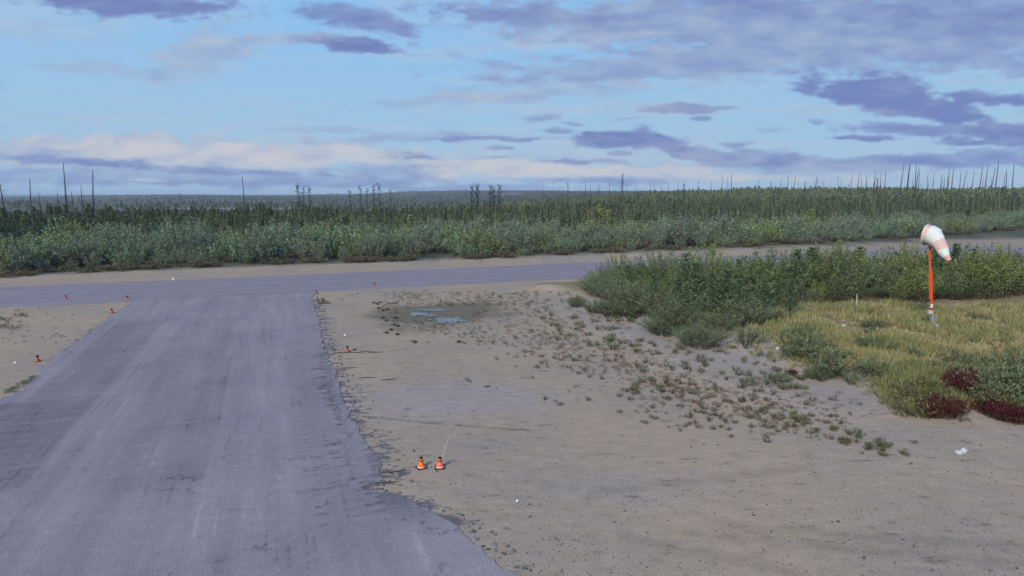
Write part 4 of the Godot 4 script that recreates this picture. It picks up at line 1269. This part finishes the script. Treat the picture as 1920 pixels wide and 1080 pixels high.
func build_small_things() -> void:
	cone_marker(gph(790, 877), 0.5, "bright orange traffic cone with dark collar, without a rod, on the sand", Color(0.80, 0.17, 0.03), false)
	cone_marker(gph(825, 877), 0.1, "salmon orange traffic cone with a thin tilted rod on the sand", Color(0.82, 0.16, 0.10), true)
	edge_light(gph(71, 678), 0.0, "red edge marker with black lamp on sand left of the taxiway bend")
	edge_light(gph(210, 587), 0.3, "red edge marker with black lamp midway along the taxiway's weedy edge")
	edge_light(gph(239, 562), 0.6, "edge marker with black lamp at the corner of taxiway and runway")
	edge_light(gph(124, 561), 0.2, "edge marker with black lamp beside the runway edge and dark weeds")
	edge_light(gph(594, 551), 0.9, "red edge marker tilted on the sand just behind the broken stump", 0.15)
	edge_light(gph(652, 660), 0.1, "weathered red edge marker in twigs on the sand beside the crumbled edge", 0.05)
	edge_light(gph(702, 536), 0.4, "small dark edge marker beside the runway near the puddle weeds")
	# white threshold marker across the runway
	var o := thing("runway_marker", "small white marker post on the far shoulder of the runway", "marker", gph(325, 526))
	o.scale = Vector3.ONE * 0.7
	var b := Buf.new(); b.lathe([[0.0, 0.0], [0.13, 0.0], [0.13, 0.05], [0.05, 0.07]], 12, Color(0.5, 0.5, 0.5))
	part("base", b.mesh(), M.paint, o)
	b = Buf.new(); b.lathe([[0.085, 0.07], [0.085, 0.34], [0.05, 0.38], [0.0, 0.39]], 12, Color(0.85, 0.85, 0.85))
	part("post", b.mesh(), M.paint, o)
	rock(gph(1797, 850), Vector3(0.13, 0.07, 0.1), "white_stone", "white stone lying on the grey sand, the smaller of a touching pair", Color(0.45, 0.45, 0.45), 3)
	rock(gph(1806, 848), Vector3(0.15, 0.10, 0.1), "white_stone", "white stone lying on the grey sand, the larger of a touching pair", Color(0.48, 0.48, 0.48), 4)
	rock(gph(970, 940), Vector3(0.035, 0.03, 0.03), "white_stone", "tiny white stone alone on the open sand past the cones", Color(0.85, 0.85, 0.85), 6)
	rock(gph(647, 629), Vector3(0.06, 0.05, 0.05), "white_stone", "small white stone on the sand beside the crumbled taxiway edge", Color(0.8, 0.8, 0.8), 7)
	rock(gph(665, 656), Vector3(0.1, 0.05, 0.08), "dark_stone", "dark stone in the twigs beside the weathered edge marker", Color(0.06, 0.055, 0.05), 8)
	rock(gph(29, 681), Vector3(0.09, 0.05, 0.08), "white_stone", "small white stone on the sand near the red marker", Color(0.6, 0.6, 0.58), 9)
	for q in [[1466, 622], [1448, 605], [1442, 617], [1470, 612], [1548, 590], [1550, 585], [1582, 612], [1458, 655], [1790, 588], [1810, 590], [1300, 560]]:
		rock(gph(q[0], q[1]), Vector3(rng.randf_range(0.10, 0.22), 0.08, 0.12), "pale_stone", "pale stone among weeds at the foot of the thicket", Color(0.55, 0.53, 0.5), 20 + rng.randi() % 9, "pale stones by the thicket")
	for q in [[700, 568], [706, 570], [713, 568], [710, 579], [717, 583], [726, 581], [717, 597], [724, 602], [741, 597], [746, 612], [739, 610], [725, 625], [733, 620], [745, 628], [860, 642], [778, 642], [708, 571]]:
		rock(gph(q[0], q[1]), Vector3(rng.randf_range(0.09, 0.17), 0.08, 0.10), "dark_clod", "dark clod of dirt on the sand by the puddle weeds", Color(0.055, 0.05, 0.04), 30 + rng.randi() % 9, "dark clods by the puddle")
	# black plank on the sand
	b = Buf.new(); b.box(Vector3.ZERO, Vector3(0.26, 0.03, 0.10), Color(0.03, 0.03, 0.035), 0.008)
	var pl := part("rubber_scrap", b.mesh(), M.rubber, self)
	pl.position = gph(914, 725) + Vector3.UP * 0.015
	pl.rotation.y = 0.2
	tag(pl, "flat black rubber scrap lying on the open sand", "scrap")
	# splintered stump by the corner
	var st := thing("broken_stump", "splintered grey brown stump on the sand at the taxiway corner", "stump", gph(606, 569), 0.3)
	b = Buf.new()
	for q in [[Vector3(-0.25, 0, 0), Vector3(-0.42, 0.55, 0.05), 0.09], [Vector3(-0.05, 0, 0.05), Vector3(-0.10, 0.48, 0), 0.12], [Vector3(0.12, 0, 0), Vector3(0.02, 0.42, -0.05), 0.13]]:
		b.tube([q[0] + Vector3.DOWN * 0.03, (q[0] + q[1]) * 0.5, q[1]], [q[2], q[2] * 0.8, 0.02], 7, Color(0.13, 0.105, 0.08))
	part("splinters", b.mesh(), M.bark, st)
	b = Buf.new(); b.tube([Vector3(-0.35, 0.06, 0.1), Vector3(0.1, 0.10, 0.05), Vector3(0.55, 0.03, 0.1)], [0.10, 0.15, 0.05], 8, Color(0.11, 0.095, 0.08))
	part("root", b.mesh(), M.bark, st)
	# twigs by the weathered marker
	for q in [[670, 661, 0.1], [690, 659, -0.15], [704, 661, 0.2], [640, 662, 0.0], [655, 690, 0.05], [690, 708, 0.02], [730, 712, 0.3], [720, 905, 0.1], [735, 885, 0.25]]:
		b = Buf.new(); b.tube([Vector3(-0.4, 0.015, 0), Vector3(0, 0.03, 0.06), Vector3(0.4, 0.012, -0.03)], [0.014, 0.02, 0.008], 5, Color(0.07, 0.06, 0.055))
		var tw := part("twig", b.mesh(), M.bark, self)
		tw.position = gph(q[0], q[1]); tw.rotation.y = q[2]
		tag(tw, "thin dark twig lying on sand near the crumbled taxiway edge", "twig", "twigs by the taxiway edge")
	# grey dead branches at the thicket's foot
	for k in 26:
		var px := rng.randf_range(1470, 1620) if k < 17 else rng.randf_range(1775, 1850)
		var l := rng.randf_range(0.7, 1.7)
		b = Buf.new(); b.tube([Vector3(-l * 0.5, 0.05, 0), Vector3(0, rng.randf_range(0.1, 0.4), 0.1), Vector3(l * 0.5, rng.randf_range(0.05, 0.6), rng.randf_range(-0.3, 0.3))], [0.03, 0.025, 0.01], 5, Color(0.33, 0.31, 0.30))
		b.tube([Vector3(0, 0.22, 0.1), Vector3(l * 0.2, rng.randf_range(0.3, 0.6), -0.2)], [0.015, 0.006], 4, Color(0.33, 0.31, 0.30))
		var br := part("dead_branch", b.mesh(), M.bark, self)
		br.position = gph(px, rng.randf_range(574, 590)); br.rotation.y = rng.randf() * TAU
		tag(br, "bleached grey dead branch lying at the foot of the thicket", "branch", "dead branches by the thicket")
	b = Buf.new(); b.tube([Vector3(0, -0.1, 0), Vector3(-0.02, 0.5, 0), Vector3(-0.05, 1.05, 0)], [0.03, 0.026, 0.02], 6, Color(0.62, 0.62, 0.6))
	var sk := part("white_stake", b.mesh(), M.bark, self)
	sk.position = gph(1606, 581)
	tag(sk, "thin pale upright stake at the foot of the thicket", "stake")

func build_puddle() -> void:
	var wm := StandardMaterial3D.new()
	wm.albedo_color = Color(0.36, 0.34, 0.30)
	wm.roughness = 0.02
	wm.metallic_specular = 0.5
	var nz := FastNoiseLite.new(); nz.seed = 12; nz.frequency = 0.9; nz.fractal_octaves = 4
	for q in [[785, 588.5, 17, 3.0], [812, 581, 28, 1.5], [842, 600.5, 33, 5.0], [808, 591, 10, 2.4]]:
		var c := gp(q[0], q[1], 0.03)
		var a := gp(q[0] + q[2], q[1], 0.03)
		var up := gp(q[0], q[1] - q[3], 0.03)
		var rx := c.distance_to(a)
		var rz := c.distance_to(up)
		var b := Buf.new()
		b.v.append(c); b.n.append(Vector3.UP)
		for k in 64:
			var ang := TAU * k / 64.0
			var r := 1.0 + 0.9 * nz.get_noise_2d(c.x + cos(ang) * 2.4, c.z + sin(ang) * 2.4)
			b.v.append(c + Vector3(cos(ang) * rx * r, 0, sin(ang) * rz * r)); b.n.append(Vector3.UP)
		for k in 64:
			b.i.append_array(PackedInt32Array([0, 1 + k, 1 + (k + 1) % 64]))
		structure("puddle", b.mesh(), wm, "shallow rain puddle mirroring the sky in the damp sand")

func _ready() -> void:
	rng.seed = 20260912
	rough_noise.seed = 2; rough_noise.frequency = 0.22; rough_noise.fractal_octaves = 3
	fine_noise.seed = 3; fine_noise.frequency = 0.5; fine_noise.fractal_octaves = 3
	# camera
	var cam := Camera3D.new()
	cam.name = "camera"
	cam.position = EYE
	cam.basis = cam_basis
	cam.fov = rad_to_deg(2.0 * atan(540.0 / FOCAL))
	cam.near = 0.1
	cam.far = 9000.0
	add_child(cam)
	cam.current = true
	# sky, air, exposure
	var env := Environment.new()
	env.background_mode = Environment.BG_SKY
	env.sky = Sky.new()
	env.sky.sky_material = make_sky()
	env.tonemap_mode = Environment.TONE_MAPPER_LINEAR
	env.tonemap_exposure = 2.4
	env.background_energy_multiplier = 0.417
	env.sdfgi_enabled = true
	env.ssao_enabled = true
	env.ssil_enabled = true
	env.fog_enabled = true
	env.fog_density = 0.00015
	env.fog_light_color = Color(0.72, 0.80, 0.90)
	var we := WorldEnvironment.new()
	we.name = "environment"
	we.environment = env
	add_child(we)
	# sun, veiled by cloud, behind the camera on the left
	var sun := DirectionalLight3D.new()
	sun.name = "sun"
	sun.light_energy = 0.5
	sun.light_angular_distance = 12.0
	sun.light_color = Color(1.0, 0.95, 0.87)
	sun.shadow_enabled = true
	add_child(sun)
	sun.look_at_from_position(Vector3(-32, 42, 56), Vector3.ZERO)
	# materials
	M.leaf = vc_mat(0.75, Color(0.60, 0.64, 0.46))
	M.needle = vc_mat(0.8, Color(0.34, 0.36, 0.28))
	M.olive = vc_mat(0.8, Color(0.5, 0.5, 0.36)); M.olive.albedo_color = Color(1.0, 0.90, 0.84)
	M.bark = vc_mat(0.95)
	M.stone = vc_mat(0.95)
	M.rubber = flat_mat(Color(0.022, 0.02, 0.022), 0.75)
	M.plastic = vc_mat(0.55)
	M.paint = vc_mat(0.5)
	M.cloth = vc_mat(0.9, Color(0.45, 0.42, 0.40))
	# lines of the place taken from the picture
	var a := gp(600, 547); var f := gp(600, 514)
	runway_near = across_run(a.x, a.z)
	runway_far = across_run(f.x, f.z)
	for q in [[1010, 541], [1100, 573], [1180, 602], [1300, 640], [1420, 668], [1500, 706], [1570, 712], [1640, 738], [1690, 776], [1780, 778], [1830, 774], [1920, 786], [2150, 792], [2600, 800]]:
		bank.append(xz(gp(q[0], q[1])))
	meadow_area = bank.duplicate()
	meadow_area.append(Vector2(200, -40)); meadow_area.append(Vector2(200, -300)); meadow_area.append(Vector2(2, -120))
	build_pavement()
	build_ground()
	build_puddle()
	build_far_shrubs()
	build_pines()
	build_thicket()
	build_snags()
	build_windsock()
	build_small_things()
	build_meadow()
	build_weeds()
